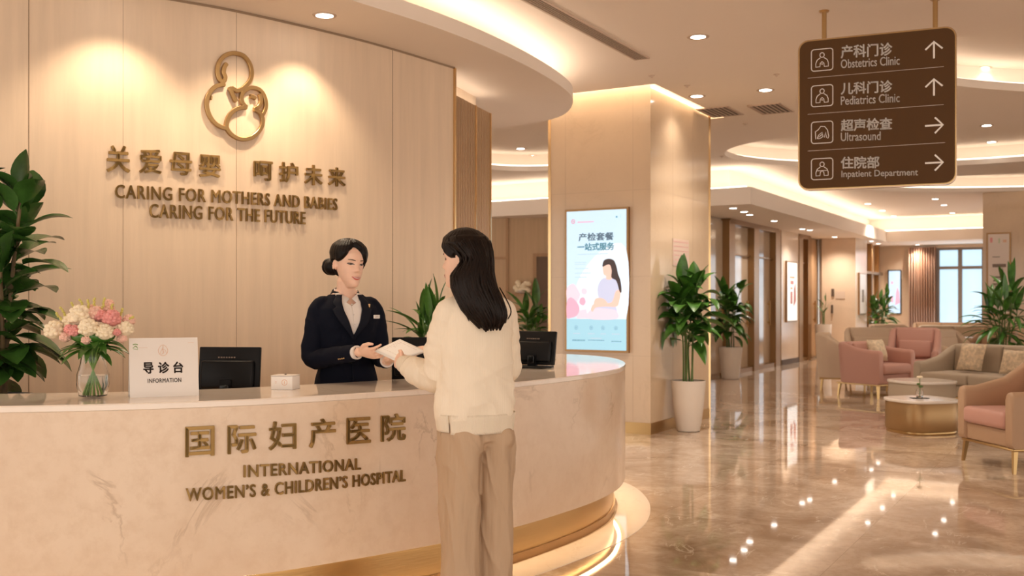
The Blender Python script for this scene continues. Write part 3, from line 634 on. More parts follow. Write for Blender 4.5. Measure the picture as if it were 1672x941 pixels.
for px in (1345, 1527):
    a = SG.ua(px); q = SG.p(a, 0, -.03)
    mb = MB(); mb.tube([(q.x, q.y, Z1-.02), (q.x, q.y, 3.45)], .017, 16, round_=False); mb.lathe([(.03, 3.437), (.036, 3.444), (.036, 3.45)], (q.x, q.y, 0), 20); mb.build('rod', M['gold'], sg, ang=30)
rows = [('产科门诊', 'Obstetrics Clinic', 'u', (1373, 1457, 75, 96, 69, 91), (1373, 1469, 97, 112, 92, 106), (1325, 82, 117)),
        ('儿科门诊', 'Pediatrics Clinic', 'u', (1373, 1457, 135, 155, 131, 151), (1373, 1469, 157, 172, 153, 167), (1325, 141, 175)),
        ('超声检查', 'Ultrasound', 'r', (1373, 1457, 195, 215, 192, 212), (1373, 1438, 217, 231, 215, 229), (1325, 200, 235)),
        ('住院部', 'Inpatient Department', 'r', (1373, 1436, 256, 276, 255, 275), (1374, 1499, 279, 293, 276, 290), (1325, 260, 294))]
for i, (zh, en, ar, q, q2, ic) in enumerate(rows):
    for body, (xa, xb, t0, b0, t1, b1), bo, nm in ((zh, q, .0042, 'chinese_text'), (en, q2, .0014, 'english_text')):
        a0, z1 = SG.az(xa, t0); _, z0 = SG.az(xa, b0); a1, z3 = SG.az(xb, t1); _, z2 = SG.az(xb, b1)
        mb = MB(); SG.text(mb, body, a0, z0, a1-a0, ((z1-z0)+(z3-z2))/2, .0045, .0062, bo, shear=(z2-z0)/(a1-a0)); mb.build(nm, M['white'], sg, smooth=False)
    a0, z1 = SG.az(ic[0], ic[1]); a1, _ = SG.az(ic[0]+35, ic[1]); _, z0 = SG.az(ic[0], ic[2])
    mb = MB(); r = rrect(a0, a1, z0, z1, .02); SG.ribbon(mb, r, .005, .0045, .0062, True)
    ac, s = (a0+a1)/2, (z1-z0)
    if i != 2:
        hz = z0+s*.72; SG.ribbon(mb, [(ac+.1*s*math.cos(k/12*2*math.pi), hz+.11*s*math.sin(k/12*2*math.pi)) for k in range(12)], .0045, .0045, .0062, True)
        SG.ribbon(mb, [(ac-.08*s, z0+.60*s), (ac-.22*s, z0+.5*s), (ac-.28*s, z0+.35*s), (ac-.28*s, z0+.18*s), (ac-.1*s, z0+.18*s), (ac-.08*s, z0+.34*s), (ac, z0+.42*s), (ac+.08*s, z0+.34*s), (ac+.1*s, z0+.18*s), (ac+.28*s, z0+.18*s), (ac+.28*s, z0+.35*s), (ac+.22*s, z0+.5*s), (ac+.08*s, z0+.60*s)], .0045, .0045, .0062)
        if i < 2: SG.disc(mb, ac, z0+.30*s, .03*s, .03*s, .0045, .0062, 8)
        else: SG.ribbon(mb, [(ac-.22*s, z0+.42*s), (ac+.22*s, z0+.42*s)], .004, .0045, .0062)
    else:
        SG.ribbon(mb, [(ac-.28*s, z0+.2*s), (ac-.3*s, z0+.55*s), (ac-.18*s, z0+.62*s), (ac-.06*s, z0+.78*s), (ac+.12*s, z0+.76*s), (ac+.24*s, z0+.6*s), (ac+.3*s, z0+.3*s), (ac+.25*s, z0+.2*s)], .0045, .0045, .0062)
        SG.ribbon(mb, [(ac-.22*s, z0+.22*s), (ac-.16*s, z0+.38*s), (ac, z0+.5*s), (ac+.04*s, z0+.3*s), (ac-.1*s, z0+.22*s), (ac-.22*s, z0+.22*s)], .0045, .0045, .0062)
        SG.ribbon(mb, [(ac-.16*s, z0+.28*s), (ac, z0+.4*s)], .004, .0045, .0062); SG.ribbon(mb, [(ac+.1*s, z0+.26*s), (ac+.16*s, z0+.5*s), (ac+.2*s, z0+.24*s)], .004, .0045, .0062)
    mb.build('pictogram', M['white'], sg, smooth=False)
    ax, ay = 1525, (82, 143, 205, 266)[i]; a, z = SG.az(ax, ay); q = .058; mb = MB()
    if ar == 'u': SG.ribbon(mb, [(a, z-q), (a, z+q*.9)], .012, .0045, .0062); SG.ribbon(mb, [(a-q*.95, z+q*.1), (a, z+q), (a+q*.95, z+q*.1)], .012, .0045, .0062)
    else: SG.ribbon(mb, [(a-q, z), (a+q*.9, z)], .012, .0045, .0062); SG.ribbon(mb, [(a+q*.1, z+q*.95), (a+q, z), (a+q*.1, z-q*.95)], .012, .0045, .0062)
    mb.build('arrow', M['white'], sg, smooth=False)
mb = MB()
for (xa, ya, xb, yb) in ((1319, 128, 1541, 109), (1319, 187, 1541, 171), (1319, 247, 1543, 233)):
    a0, z0 = SG.az(xa, ya); a1, z1 = SG.az(xb, yb); SG.ribbon(mb, [(a0, z0), (a1, z1)], .0022, .0045, .0058)
mb.build('divider_lines', M['pic'], sg, smooth=False)

# ================================================================== DIGITAL SCREEN ON THE PILLAR
SF = PF
def sp(x, y): return SF.az(640+x/2.614, 280+y/2.614)   # crop coordinates -> plane
a0, z1 = SF.az(925.5, 344); a1, z1b = SF.az(1029, 337.5); z0 = (SF.az(929, 573)[1]+SF.az(1029, 577)[1])/2; z1 = (z1+z1b)/2
ps = empty('advertising_screen', SF.p((a0+a1)/2, z0), 0, 'tall blue portrait screen with a pregnant woman on the big pillar', 'display screen')
mb = MB(); SF.rect(mb, a0, a1, z0, z1, .001, .045); mb.build('frame', M['bronze'], ps, smooth=False)
b0, b1, c0, c1 = a0+.022, a1-.022, z0+.022, z1-.022; w_, h_ = b1-b0, c1-c0
def U(x, y): return b0+w_*(x-757)/(1005-757), c1-h_*(y-163)/(768-163)     # crop6 coordinates
def UP(pts): return [U(*p) for p in pts]
def scr(name, m, fn, k=0): mb = MB(); mb.k = k; fn(mb); return mb.build(name, m, ps, smooth=False)
mb = MB(); SF.rect(mb, b0, b1, c0, c1, .045, .0465); mb.build('display', M['scr_sky'], ps, smooth=False)
D0 = .0466
def layer(name, m, polys, k):
    mb = MB()
    for p in polys: SF.poly(mb, UP(catmull([(x, y, 0) for x, y in p], 4, True) if len(p) > 4 else p) if False else [U(q[0], q[1]) for q in (catmull([(x, y, 0) for x, y in p], 4, True) if len(p) > 4 else p)], D0, D0+.0006*k)
    mb.build(name, m, ps, smooth=False)
layer('display_white_area', M['scr_white'], [[(800,480),(900,340),(1004,330),(1004,634),(900,634),(810,634)]], 1)
layer('display_band', M['scr_band'], [[(757,634),(1005,634),(1005,768),(757,768)]], 1.4)
layer('display_flowers', M['scr_pink'], [[(758,560),(775,540),(800,560),(812,590),(800,620),(775,630),(758,628)], [(815,545),(830,540),(838,560),(828,575),(812,565)]], 2)
layer('display_pale_flowers', M['scr_palepink'], [[(758,500),(785,480),(805,505),(815,530),(800,560),(770,560),(758,550)], [(820,505),(835,500),(845,515),(835,528),(822,522)], [(800,600),(840,590),(850,632),(800,633)]], 1.8)
layer('display_woman_dress', M['scr_dress'], [[(905,462),(930,455),(965,462),(984,480),(982,515),(960,530),(962,575),(968,600),(966,633),(850,633),(848,610),(880,580),(895,560),(888,520),(890,490)]], 2.6)
layer('display_woman_skirt', M['scr_palepink'], [[(852,600),(880,588),(930,590),(966,600),(966,633),(850,633)]], 2.9)
layer('display_woman_skin', M['scr_skin'], [[(910,405),(912,435),(925,450),(935,455),(950,465),(925,468),(920,450)][:0] or [(910,395),(935,388),(950,405),(948,435),(945,462),(925,462),(922,448),(912,438)], [(962,515),(982,512),(976,560),(965,580),(920,580),(880,585),(868,602),(860,592),(870,570),(900,562),(945,562)], [(880,545),(910,545),(928,565),(905,572),(874,572)]], 3.2)
layer('display_woman_hair', M['scr_hair'], [[(908,400),(915,380),(935,374),(955,382),(966,410),(972,440),(982,470),(986,515),(978,515),(965,470),(945,455),(946,425),(938,400),(922,402),(910,408)]], 3.8)
def stext(body, x0, y0, x1, y1, m, bold, nm):
    mb = MB(); a, z = U(x0, y1); aa, zz = U(x1, y0); SF.text(mb, body, a, z, aa-a, zz-z, D0, D0+.002, bold); mb.build(nm, m, ps, smooth=False)
stext('产检套餐', 808, 259, 954, 295, M['scr_ink'], .005, 'display_headline'); stext('一站式服务', 803, 303, 956, 337, M['scr_teal'], .005, 'display_headline')
def dashes(name, m, items, k=2):
    mb = MB()
    for x0, y0, x1, y1 in items:
        x = x0
        while x < x1: xx = min(x1, x+R.uniform(4, 9)); SF.poly(mb, UP([(x, y1), (xx, y1), (xx, y0), (x, y0)]), D0, D0+.0006*k); x = xx+1.6
    mb.build(name, m, ps, smooth=False)
dashes('display_small_print', M['scr_soft'], [(805,350,930,354),(793,385,842,389),(793,393,838,397),(793,412,850,416),(793,432,860,436),(793,450,842,454),(785,696,815,700),(848,696,876,700),(900,696,922,700),(946,696,978,700),(858,716,905,720)])
for d_ in ((782,724,835,731),(848,724,915,728),(945,727,985,732)): dashes('display_footer_line', M['scr_icon'], [d_], 2.4)
dashes('display_brand_line', M['scr_pink'], [(804,208,872,214)])
for x in (798, 861, 910, 963):
    mb = MB(); a, z = U(x, 672); SF.ribbon(mb, [(a+.017*math.cos(k/12*6.283), z+.019*math.sin(k/12*6.283)) for k in range(12)], .004, D0, D0+.0016, True); SF.poly(mb, [(a-.006, z-.008), (a+.006, z-.008), (a+.004, z+.008), (a-.004, z+.008)], D0, D0+.0016)
    mb.build('display_icon', M['scr_icon'], ps, smooth=False)
mb = MB(); a, z = U(785, 207); SF.ribbon(mb, [(a+.018*math.cos(k/12*6.283), z+.022*math.sin(k/12*6.283)) for k in range(12)], .006, D0, D0+.002, True); SF.disc(mb, a, z, .006, .008, D0, D0+.002, 10); mb.build('display_logo', M['scr_rose'], ps, smooth=False)
mb = MB(); a, z = U(966, 195); SF.disc(mb, a, z, .010, .010, D0, D0+.002, 12); mb.build('display_dot', M['scr_icon'], ps, smooth=False)
mb = MB(); a, z = U(979, 199); SF.text(mb, '3', a, z, .014, .03, D0, D0+.002, .001); mb.build('display_numeral', M['scr_soft'], ps, smooth=False)
# pale notice printed on the pillar's right face
mb = MB(); a0, z1 = PS.az(1098, 391); a1, z0 = PS.az(1124, 434); z1 = PS.az(1110, 391)[1]; z0 = PS.az(1110, 435)[1]
nt_ = empty('pillar_notice', PS.p((a0+a1)/2, z0), 0, 'small pale pink printed notice on the right face of the big pillar', 'notice')
PS.rect(mb, a0, a1, z0, z1, .0005, .006); mb.build('sheet', mat('notice_sheet', (.72, .54, .44), .25), nt_, smooth=False)
mb = MB(); 
for k in range(6):
    z = z1-.03-(z1-z0-.05)*k/5; x = a0+.02
    while x < a1-.03: L_ = R.uniform(.02, .05); PS.rect(mb, x, min(x+L_, a1-.02), z-.006, z+.004, .005, .0068); x += L_+.012
mb.build('print', mat('rose_print', (.66, .33, .30), .4), nt_, smooth=False)
def poster(name, pl, x0, x1, y0, y1, m, label, shapes, th=.04, fr='bronze'):
    a0, a1 = pl.ua(x0), pl.ua(x1); am = (x0+x1)/2; z1, z0 = pl.az(am, y0)[1], pl.az(am, y1)[1]
    e = empty(name, pl.p((a0+a1)/2, z0), 0, label, 'poster'); w_, h_ = a1-a0, z1-z0
    mb = MB(); pl.rect(mb, a0, a1, z0, z1, .001, th); mb.build('frame', M[fr], e, smooth=False)
    g = min(.03, w_*.08); mb = MB(); pl.rect(mb, a0+g, a1-g, z0+g, z1-g, th, th+.003); mb.build('sheet', m, e, smooth=False)
    for i, (mm, pts) in enumerate(shapes):
        mb = MB()
        for p in pts: pl.poly(mb, [(a0+w_*u, z0+h_*v) for u, v in p], th+.002, th+.005+.001*i)
        mb.build('print', mm, e, smooth=False)
def R4(u0, v0, u1, v1): return [(u0, v0), (u1, v0), (u1, v1), (u0, v1)]
rose = mat('poster_rose', (.72, .30, .30), .5); grn = mat('poster_green', (.50, .62, .40), .5)
poster('corridor_poster', CW, 1282, 1299, 427, 526, mat('backlit_poster', (.6, .55, .5), .3, emit=(.9, .86, .80), es=.75), 'tall narrow lit poster on the cream pier between glass doors',
       [(rose, [R4(.3, .62, .6, .68), R4(.3, .3, .5, .5), [(.6, .25), (.85, .35), (.8, .65), (.65, .55)]]), (M['peach_ink'], [R4(.25, .72, .7, .75), R4(.3, .54, .5, .57)])])
LCs = Plane((9.15, 19.9, 0), -D2)
poster('column_notice_board', LCs, 1611, 1651, 380, 515, M['pic'], 'pale framed notice on the right hand lounge column', [(M['inkg'], [R4(.25, .70, .55, .71), R4(.25, .58, .8, .62), R4(.28, .45, .62, .47), R4(.28, .41, .7, .43), R4(.28, .37, .7, .385), R4(.3, .24, .75, .29)]), (rose, [R4(.15, .88, .25, .94)]), (grn, [R4(.5, .87, .55, .93)]), (M['peach_ink'], [R4(.68, .88, .82, .91)])])
poster('lounge_screen', FW, 1450, 1472, 441, 513, mat('far_screen', (.3, .4, .5), .3, emit=(.55, .74, .92), es=.85), 'small blue portrait screen on the far wall behind a palm', [(M['scr_pink'], [[(.55, .2), (.9, .25), (.85, .5), (.7, .62), (.6, .45)], R4(.25, .68, .4, .74), [(.15, .3), (.4, .25), (.4, .4), (.2, .42)]])], fr='black')
PQ = Plane((Q1.x, Q1.y, 0), D1)
poster('pier_picture', PQ, 1401, 1411, 446, 514, mat('picture', (.7, .66, .62), .3), 'narrow framed picture on the side of the projecting cream pier', [(M['inkg'], [R4(.35, .3, .65, .6)])])
QF = Plane((Q0.x, Q0.y, 0), -D2)
mb = MB(); a, z = QF.az(1360, 478); QF.rect(mb, a-.03, a+.03, z-.09, z+.09, .001, .03); tag(mb.build('wall_switch_panel', M['grille'], smooth=False), 'small grey control plate on the projecting cream pier', 'switch')
mb = MB(); a, z = QF.az(1372, 481); QF.rect(mb, a-.11, a+.11, z-.10, z+.08, .001, .012); tag(mb.build('wall_plate', mat('plate', (.66, .52, .42), .4), smooth=False), 'pale square plate right of the grey control on the projecting pier', 'wall plate')
mb = MB(); a, z = QF.az(1359, 505); QF.rect(mb, a-.02, a+.02, z-.1, z+.1, .001, .05); tag(mb.build('wall_bracket', M['grille'], smooth=False), 'thin dark bracket low on the projecting cream pier', 'bracket')
for px, py, lb in ((1064, 123, 'above the big pillar right corner'), (1122, 139, 'left of the two downlights by the big pillar'), (1268, 121, 'just left of the hanging sign'), (1224, 172, 'between the two square air grilles'), (1217, 201, 'below the square air grilles'), (1178, 255, 'right of the big pillar, above the low soffit')):
    p = onz(px, py, 3.45); e = empty('ceiling_sensor', p, 0, 'tiny round ceiling sensor '+lb, 'sensor')
    mb = MB(); mb.lathe([(.03, 0), (.03, -.006), (.016, -.008)], n=16); mb.build('base', M['grillef'], e, local=True)
    mb = MB(); mb.lathe([(.012, -.008), (.012, -.020), (.004, -.024)], n=12); mb.build('head', M['grillef'], e, local=True)
# ================================================================== LOUNGE FURNITURE
def leg_mb(x, y, h=.17, top=.018, bot=.011, splay=.02):
    mb = MB(); sx = splay*(1 if x > 0 else -1); sy = splay*(1 if y > 0 else -1)
    return mb.rings([[(x+sx*k+r*a, y+sy*k+r*b, z) for a, b in ((-1, -1), (1, -1), (1, 1), (-1, 1))] for z, k, r in ((0, 1, bot), (h+.02, 0, top))])
def armchair(label, cat, loc, rz, m_in, m_out, Wd=.74, Dp=.74, arm=.61, back=.89, seat=.46, n=1, cush=False, leg='gold', group=None, lo=.175, name='lounge_armchair'):
    """faces local -Y; origin on the floor under its middle"""
    e = empty(name, (loc[0], loc[1], 0), rz, label, cat, group); hw, hd = Wd/2, Dp/2; th = .10
    for x in (-hw+.05, hw-.05):
        for y in (-hd+.05, hd-.06): leg_mb(x, y, lo).build('leg', M[leg], e, local=True, smooth=False)
    mb = MB(); mb.box((0, 0, lo+.008), (Wd-.04, Dp-.04, .022), bev=.006); mb.build('base_frame', M[leg], e, local=True)
    # wrap-around shell
    r = .16; pth = [(-hw+th/2, -hd+.02), (-hw+th/2, -hd+.12), (-hw+th/2, 0), (-hw+th/2, hd-r-.02)]
    for k in range(1, 7): an = math.pi-k/7*math.pi/2; pth.append((-hw+th/2+r+r*math.cos(an), hd-th/2-r+r*math.sin(an)))
    pth += [(-hw+th/2+r, hd-th/2)]; pth += [(x*(hw-th/2-r), hd-th/2) for x in (-.5, 0, .5)]; L2 = [(-x, y) for x, y in pth[:-3]][::-1]; pth += L2
    rs = []; K = len(pth)
    for i, (x, y) in enumerate(pth):
        a = pth[max(i-1, 0)]; b = pth[min(i+1, K-1)]; t = Vector((b[0]-a[0], b[1]-a[1])).normalized(); nn = Vector((t.y, -t.x))
        k = max(0, min(1, (y-(-hd+.25))/(Dp-.35))); k = k*k*(3-2*k); top = arm+(back-arm)*k; lean = .05*k
        tk = th/2*(1-.1*k); sec = []
        for u, z in ((1, lo+.02), (1.02, lo+.10), (1.05, seat), (1.05, top-.05), (.75, top-.012), (0, top), (-.75, top-.012), (-1, top-.05), (-1, seat), (-1, lo+.10), (-.95, lo+.02)):
            zz = (z-lo)/(top-lo); p = Vector((x, y))+nn*(-u*tk); sec.append((p.x, p.y+lean*zz*(y > 0), z))
        rs.append(sec)
    e0 = []
    def end(sec, d, s): c = sum((Vector(q) for q in sec), Vector())/len(sec); return [tuple(c+(Vector(q)-c)*s+Vector((0, d, 0))) for q in sec]
    rs = [end(rs[0], -.022, .86), end(rs[0], -.012, .96)]+rs+[end(rs[-1], -.012, .96), end(rs[-1], -.022, .86)]
    mb = MB(); mb.rings(rs); mb.build('shell', m_out, e, local=True, ang=60)
    iw = Wd-2*th+.01; sd = Dp-th-.02
    mb = MB(); mb.box((0, -hd+.02+sd/2, (lo+.02+seat-.13)/2), (iw, sd, seat-.13-lo-.02), bev=.015); mb.build('front_rail', m_out, e, local=True)
    for k in range(n):
        cw = iw/n; cx = -iw/2+cw*(k+.5)
        mb = MB(); mb.box((cx, -hd-.01+sd/2, seat-.06), (cw-.004, sd+.02, .135), bev=.035); mb.build('seat_cushion', m_in, e, local=True, ang=60)
        mb = MB(); bh = back-seat+.02; mb.box((cx, hd-th-.045, seat+bh/2-.02), (cw-.01, .12, bh), rx=-.13, bev=.045); mb.build('back_cushion', m_in, e, local=True, ang=60)
        if n == 1:
            mb = MB(); mb.box((cx, hd-th-.125, seat+.16), (cw-.08, .07, .26), rx=-.18, bev=.034); mb.build('lumbar_cushion', m_in, e, local=True, ang=60)
    return e
def rz_of(f): return math.atan2(f[1], f[0])+math.pi/2      # local -Y -> f
def pillow(loc, rz, label, s=.40, tilt=.35):
    mb = MB(); n = 9; top = []; bot = []
    for i in range(n):
        for j in range(n):
            u, v = i/(n-1)*2-1, j/(n-1)*2-1; pinch = 1-.10*(1-abs(u))*0; x = u*s/2*(1-.07*(1-v*v)*0-.06*(1-abs(v))*abs(u)); z = v*s/2*(1-.06*(1-abs(u))*abs(v)); t = .07*((1-u**4)*(1-v**4))**.6+.004
            top.append((x, -t, z)); bot.append((x, t, z))
    f = []
    for i in range(n-1):
        for j in range(n-1): a = i*n+j; f.append((a, a+1, a+n+1, a+n))
    mb.add(top, f); mb.add(bot, f)
    mb.rings([[top[i] for i in list(range(n))+[k*n+n-1 for k in range(1, n)]+[(n-1)*n+k for k in range(n-2, -1, -1)]+[k*n for k in range(n-2, 0, -1)]], [bot[i] for i in list(range(n))+[k*n+n-1 for k in range(1, n)]+[(n-1)*n+k for k in range(n-2, -1, -1)]+[k*n for k in range(n-2, 0, -1)]]], cap=False)
    mt = Matrix.Rotation(-tilt, 4, 'X'); mb.v = [tuple(mt @ Vector(v)) for v in mb.v]
    o = mb.build('throw_pillow', M['cushion'], ang=60); o.location = loc; o.rotation_euler = (0, 0, rz); return tag(o, label, 'cushion')
# nearest pink chair at the right edge
f = Vector((-.99, -.12)); c = Vector((3.78, 8.2))-f*.37+Vector((.02, 0))
armchair('pink and tan leather armchair with gold legs at the right edge of the photo', 'armchair', c, rz_of(f), M['pink'], M['tan'], Wd=.76, Dp=.78, arm=.63, back=.90)
# middle pink pair
f = Vector((.55, -.83)).normalized(); c = Vector((5.32, 14.14))-f*.37
armchair('dusty pink armchair seen from its side left of the coffee tables', 'armchair', c, rz_of(f), M['pink'], M['pink'], Wd=.80, Dp=.74, arm=.66, back=.76)
f = Vector((-.45, -.89)).normalized()
armchair('high backed pink armchair facing forward behind the other pink one', 'armchair', (6.0, 15.3), rz_of(f), M['pink'], M['pink'], Wd=.74, Dp=.72, arm=.62, back=.94)
f = Vector((.9, -.3)).normalized()
armchair('cream armchair nearest the corridor, left of the pink armchairs', 'armchair', (5.02, 15.55), rz_of(f), M['creamf'], M['creamf'], Wd=.74, Dp=.7, arm=.62, back=.86)
f = Vector((-.2, -1)).normalized()
armchair('pale beige armchair behind the dusty pink pair', 'armchair', (5.95, 16.9), rz_of(f), M['creamf'], M['creamf'], Wd=.85, Dp=.7, arm=.62, back=.90)
# sofa
f = Vector((-.85, -.5)).normalized(); sd = Vector((.5, -.85)).normalized(); c = Vector((5.0, 12.6))+sd*1.0-f*.42
sofa = armchair('long greige three seat sofa behind the white coffee table', 'sofa', c, rz_of(f), M['beige'], M['beige'], Wd=2.15, Dp=.84, arm=.60, back=.80, n=3, name='lounge_sofa')
q = Vector((5.0, 12.6))+sd*.42-f*.44; pillow((q.x, q.y, .655), rz_of(f), 'square patterned pillow leaning at the left end of the greige sofa', .34)
q = Vector((5.0, 12.6))+sd*.98-f*.42; pillow((q.x, q.y, .62), rz_of(f), 'patterned pillow in the middle of the greige sofa', .30)
q = Vector((5.14, 14.42)); pillow((q.x, q.y, .645), rz_of(Vector((.5, -.86))), 'pink and green patterned pillow on the dusty pink armchair', .32)
# coffee tables
def rsq(r, n=48, p=3.2): return [(r*math.copysign(abs(math.cos(a))**(2/p), math.cos(a)), r*math.copysign(abs(math.sin(a))**(2/p), math.sin(a))) for a in [2*math.pi*k/n for k in range(n)]]
def coffee(loc, r, h, label, base, rz=.3):
    e = empty('coffee_table', (loc[0], loc[1], 0), rz, label, 'table')
    def slab(s, z0, z1, m, nm, p=3.2, b=.006):
        P = rsq(r, p=p); mb = MB(); mb.rings([[(x*k, y*k, z) for x, y in P] for k, z in ((s-b*2, z0), (s, z0+b), (s, z1-b), (s-b*2, z1))]); mb.build(nm, m, e, local=True, ang=40)
    slab(.93, 0, .035, M['gold'], 'plinth'); slab(.96, .035, h-.03, base, 'drum'); slab(1.0, h-.03, h, M['tabletop'], 'tabletop')
coffee((4.16, 10.42), .315, .345, 'white topped coffee table with a brushed gold drum base', M['drum'])
coffee((4.70, 11.75), .33, .43, 'taller white coffee table between the gold one and the sofa', M['beige'])
e = empty('bud_vase', (4.14, 10.40, .345), 0, 'small glass vase with a single white flower on the coffee table', 'vase')
mb = MB(); mb.box((0, 0, .003), (.17, .09, .006), bev=.002); mb.build('tray', M['black'], e, local=True)
mb = MB(); mb.lathe([(.026, .006), (.035, .02), (.036, .07), (.030, .09), (.027, .09), (.033, .07), (.032, .02), (.024, .012)], n=20); mb.build('glass_jar', M['glass'], e, local=True)
mb = MB(); mb.tube([(0, 0, .02), (.004, 0, .12), (0, 0, .2)], .004, 8); mb.ell((.012, 0, .12), (.025, .01, .012)); mb.ell((-.012, 0, .145), (.02, .01, .012)); mb.build('stem', M['stemg'], e, local=True)
mb = MB(); [mb.ell((.016*math.cos(k*1.05), .016*math.sin(k*1.05), .215), (.016, .016, .012), 8, 6) for k in range(6)]; mb.build('bloom', M['petalc'], e, local=True)
# far seating
far = [((9.1, 21.2), (-.6, -.8), 1.5, 2, 'beige', 'long low beige bench sofa below the window'), ((7.75, 20.6), (.3, -.95), .95, 1, 'creamf', 'pale armchair left of the window below the curtain'),
       ((8.3, 17.9), (-.9, -.3), .8, 1, 'tan', 'tan armchair beside the dark side tables in the far lounge'), ((6.95, 18.6), (0, -1), .8, 1, 'beige', 'beige armchair behind the cream chairs in the far lounge'), ((7.15, 16.6), (.4, -.9), .8, 1, 'creamf', 'cream armchair between the pink chairs and the far tables'),
       ((10.5, 24.2), (-.3, -1), 1.9, 3, 'beiged', 'brown bench seat directly under the far window')]
for (x, y), f, wd, n, mm, lb in far:
    armchair(lb, 'sofa' if n > 1 else 'armchair', (x, y), rz_of(Vector(f)), M[mm], M[mm], Wd=wd, Dp=.75, arm=.60, back=.88 if n == 1 else .84, n=n, leg='bronze', name='lounge_sofa' if n > 1 else 'lounge_armchair')
def side_table(loc, r, h, label):
    e = empty('side_table', (loc[0], loc[1], 0), 0, label, 'table')
    mb = MB(); mb.box((0, 0, h-.015), (2*r, 2*r*.8, .03), bev=.008); mb.build('tabletop', M['woodl'], e, local=True)
    for x in (-1, 1):
        for y in (-1, 1): mb = MB(); mb.box((x*r*.85, y*r*.65, (h-.03)/2), (.035, .035, h-.03)); mb.build('leg', M['bronze'], e, local=True, smooth=False)
side_table((6.95, 15.35), .30, .55, 'square wooden side table right of the high backed pink armchair'); side_table((7.5, 17.7), .4, .62, 'dark legged wooden table in the middle of the far lounge'); side_table((8.35, 19.3), .42, .66, 'wooden table below the window in front of the bench sofa')
side_table((5.9, 13.45), .2, .40, 'small wooden side table between pink chair and greige sofa')

# ================================================================== PLANTS
def leaf(mb, base, d, L_, wd, droop=.5, fold=.25, n=7, shape=.45, twist=0, clampf=None):
    d = Vector(d).normalized(); up = Vector((0, 0, 1)); side = d.cross(up)
    if side.length < .05: side = Vector((1, 0, 0))
    side.normalize(); side = Matrix.Rotation(twist, 3, d) @ side; rows = []; p = Vector(base); dirv = d.copy(); st = L_/n
    for i in range(n+1):
        t = i/n; wv = wd*(math.sin(math.pi*min(1, t**shape*.999+.0))**.8 if t > 0 else .06)
        wv = wd*max(.04, (math.sin(math.pi*t**(shape+.25)))**.75) if 0 < t < 1 else wd*.04
        nrm = side.cross(dirv).normalized()
        q = [p-side*wv/2+nrm*fold*wv*.5, p-side*wv*.27+nrm*fold*wv*.18, p, p+side*wv*.27+nrm*fold*wv*.18, p+side*wv/2+nrm*fold*wv*.5]
        if clampf: q = [clampf(x) for x in q]
        rows.append(q); dirv = (dirv+Vector((0, 0, -droop*st*2.2/max(L_, .01)*.5))).normalized(); p = p+dirv*st
    mb.rings(rows, closed=False)
def solid(t):
    def f(o): m = o.modifiers.new('th', 'SOLIDIFY'); m.thickness = t
    return f
def plant(name, loc, label, z0=.0, h=1.0, n=60, L_=.30, wd=.07, stems=5, spread=.12, m='leaf', low=.3, droop=.9, potp=None, potm='pot', seed=1, up=.5, clampf=None, shape=.45, cat='plant', stemr=.011, stemcol='stemg', rmax=None, fold=.25, stemtop=.8):
    rr = random.Random(seed); e = empty(name, (loc[0], loc[1], loc[2] if len(loc) > 2 else 0), 0, label, cat)
    if potp:
        mb = MB(); rim = potp[-1][0]; zt = potp[-1][1]; mb.lathe(potp+[(rim-.012, zt), (rim-.015, zt-.05), (.01, zt-.05)], n=36); mb.build('pot', M[potm], e, local=True, ang=35)
        mb = MB(); mb.lathe([(rim-.014, zt-.045), (rim-.03, zt-.025), (.01, zt-.02)], n=24); mb.build('soil', M['soil'], e, local=True)
    S_ = []; mb = MB()
    for k in range(stems):
        a = 2*math.pi*k/stems+rr.uniform(-.3, .3); b = spread*rr.uniform(.2, .5); tp = spread*rr.uniform(.6, 1.3); hh = h*rr.uniform(.62, 1.0) if k else h
        P_ = catmull([(b*math.cos(a), b*math.sin(a), z0-.03), (b*1.2*math.cos(a+.3), b*1.2*math.sin(a+.3), z0+(hh)*.4), (tp*math.cos(a), tp*math.sin(a), z0+hh*stemtop)], 5)
        S_.append((P_, hh)); mb.tube(P_, [stemr*(1-.5*i/len(P_)) for i in range(len(P_))], 7, round_=False)
    mb.build('stems', M[stemcol], e, local=True)
    mb = MB()
    cl = (lambda q: clampf(q+Vector(e.location))-Vector(e.location)) if clampf else None
    ga = 0
    for i in range(n):
        P_, hh = S_[i % stems]; t = low+(1-low)*((i//stems)+rr.random())/max(1, n//stems); t = min(1, t); k = t*(len(P_)-1); j = int(min(len(P_)-2, k)); b = P_[j].lerp(P_[j+1], k-j)
        ga += 2.4+rr.uniform(-.4, .4); elev = up*(t*1.6-.5)+rr.uniform(-.15, .3)+(.35 if t > .85 else 0)
        d = Vector((math.cos(ga)*math.cos(elev), math.sin(ga)*math.cos(elev), math.sin(elev)))
        L2 = L_*rr.uniform(.7, 1.1)*(.8+.3*math.sin(math.pi*t)); pet = b+d*L2*.22
        mb.tube([b, b+d*L2*.1+Vector((0, 0, .006)), pet], .0035, 5, round_=False)
        leaf(mb, pet, d, L2, wd*rr.uniform(.75, 1.15), droop*rr.uniform(.6, 1.3), fold, shape=shape, twist=rr.uniform(-.5, .5), clampf=cl)
    mb.build('foliage', M[m], e, local=True, ang=60)
    return e
POT = [(.10, 0), (.115, .006), (.135, .10), (.158, .30), (.172, .46), (.175, .52)]
p = onz(1124, 704, 0)
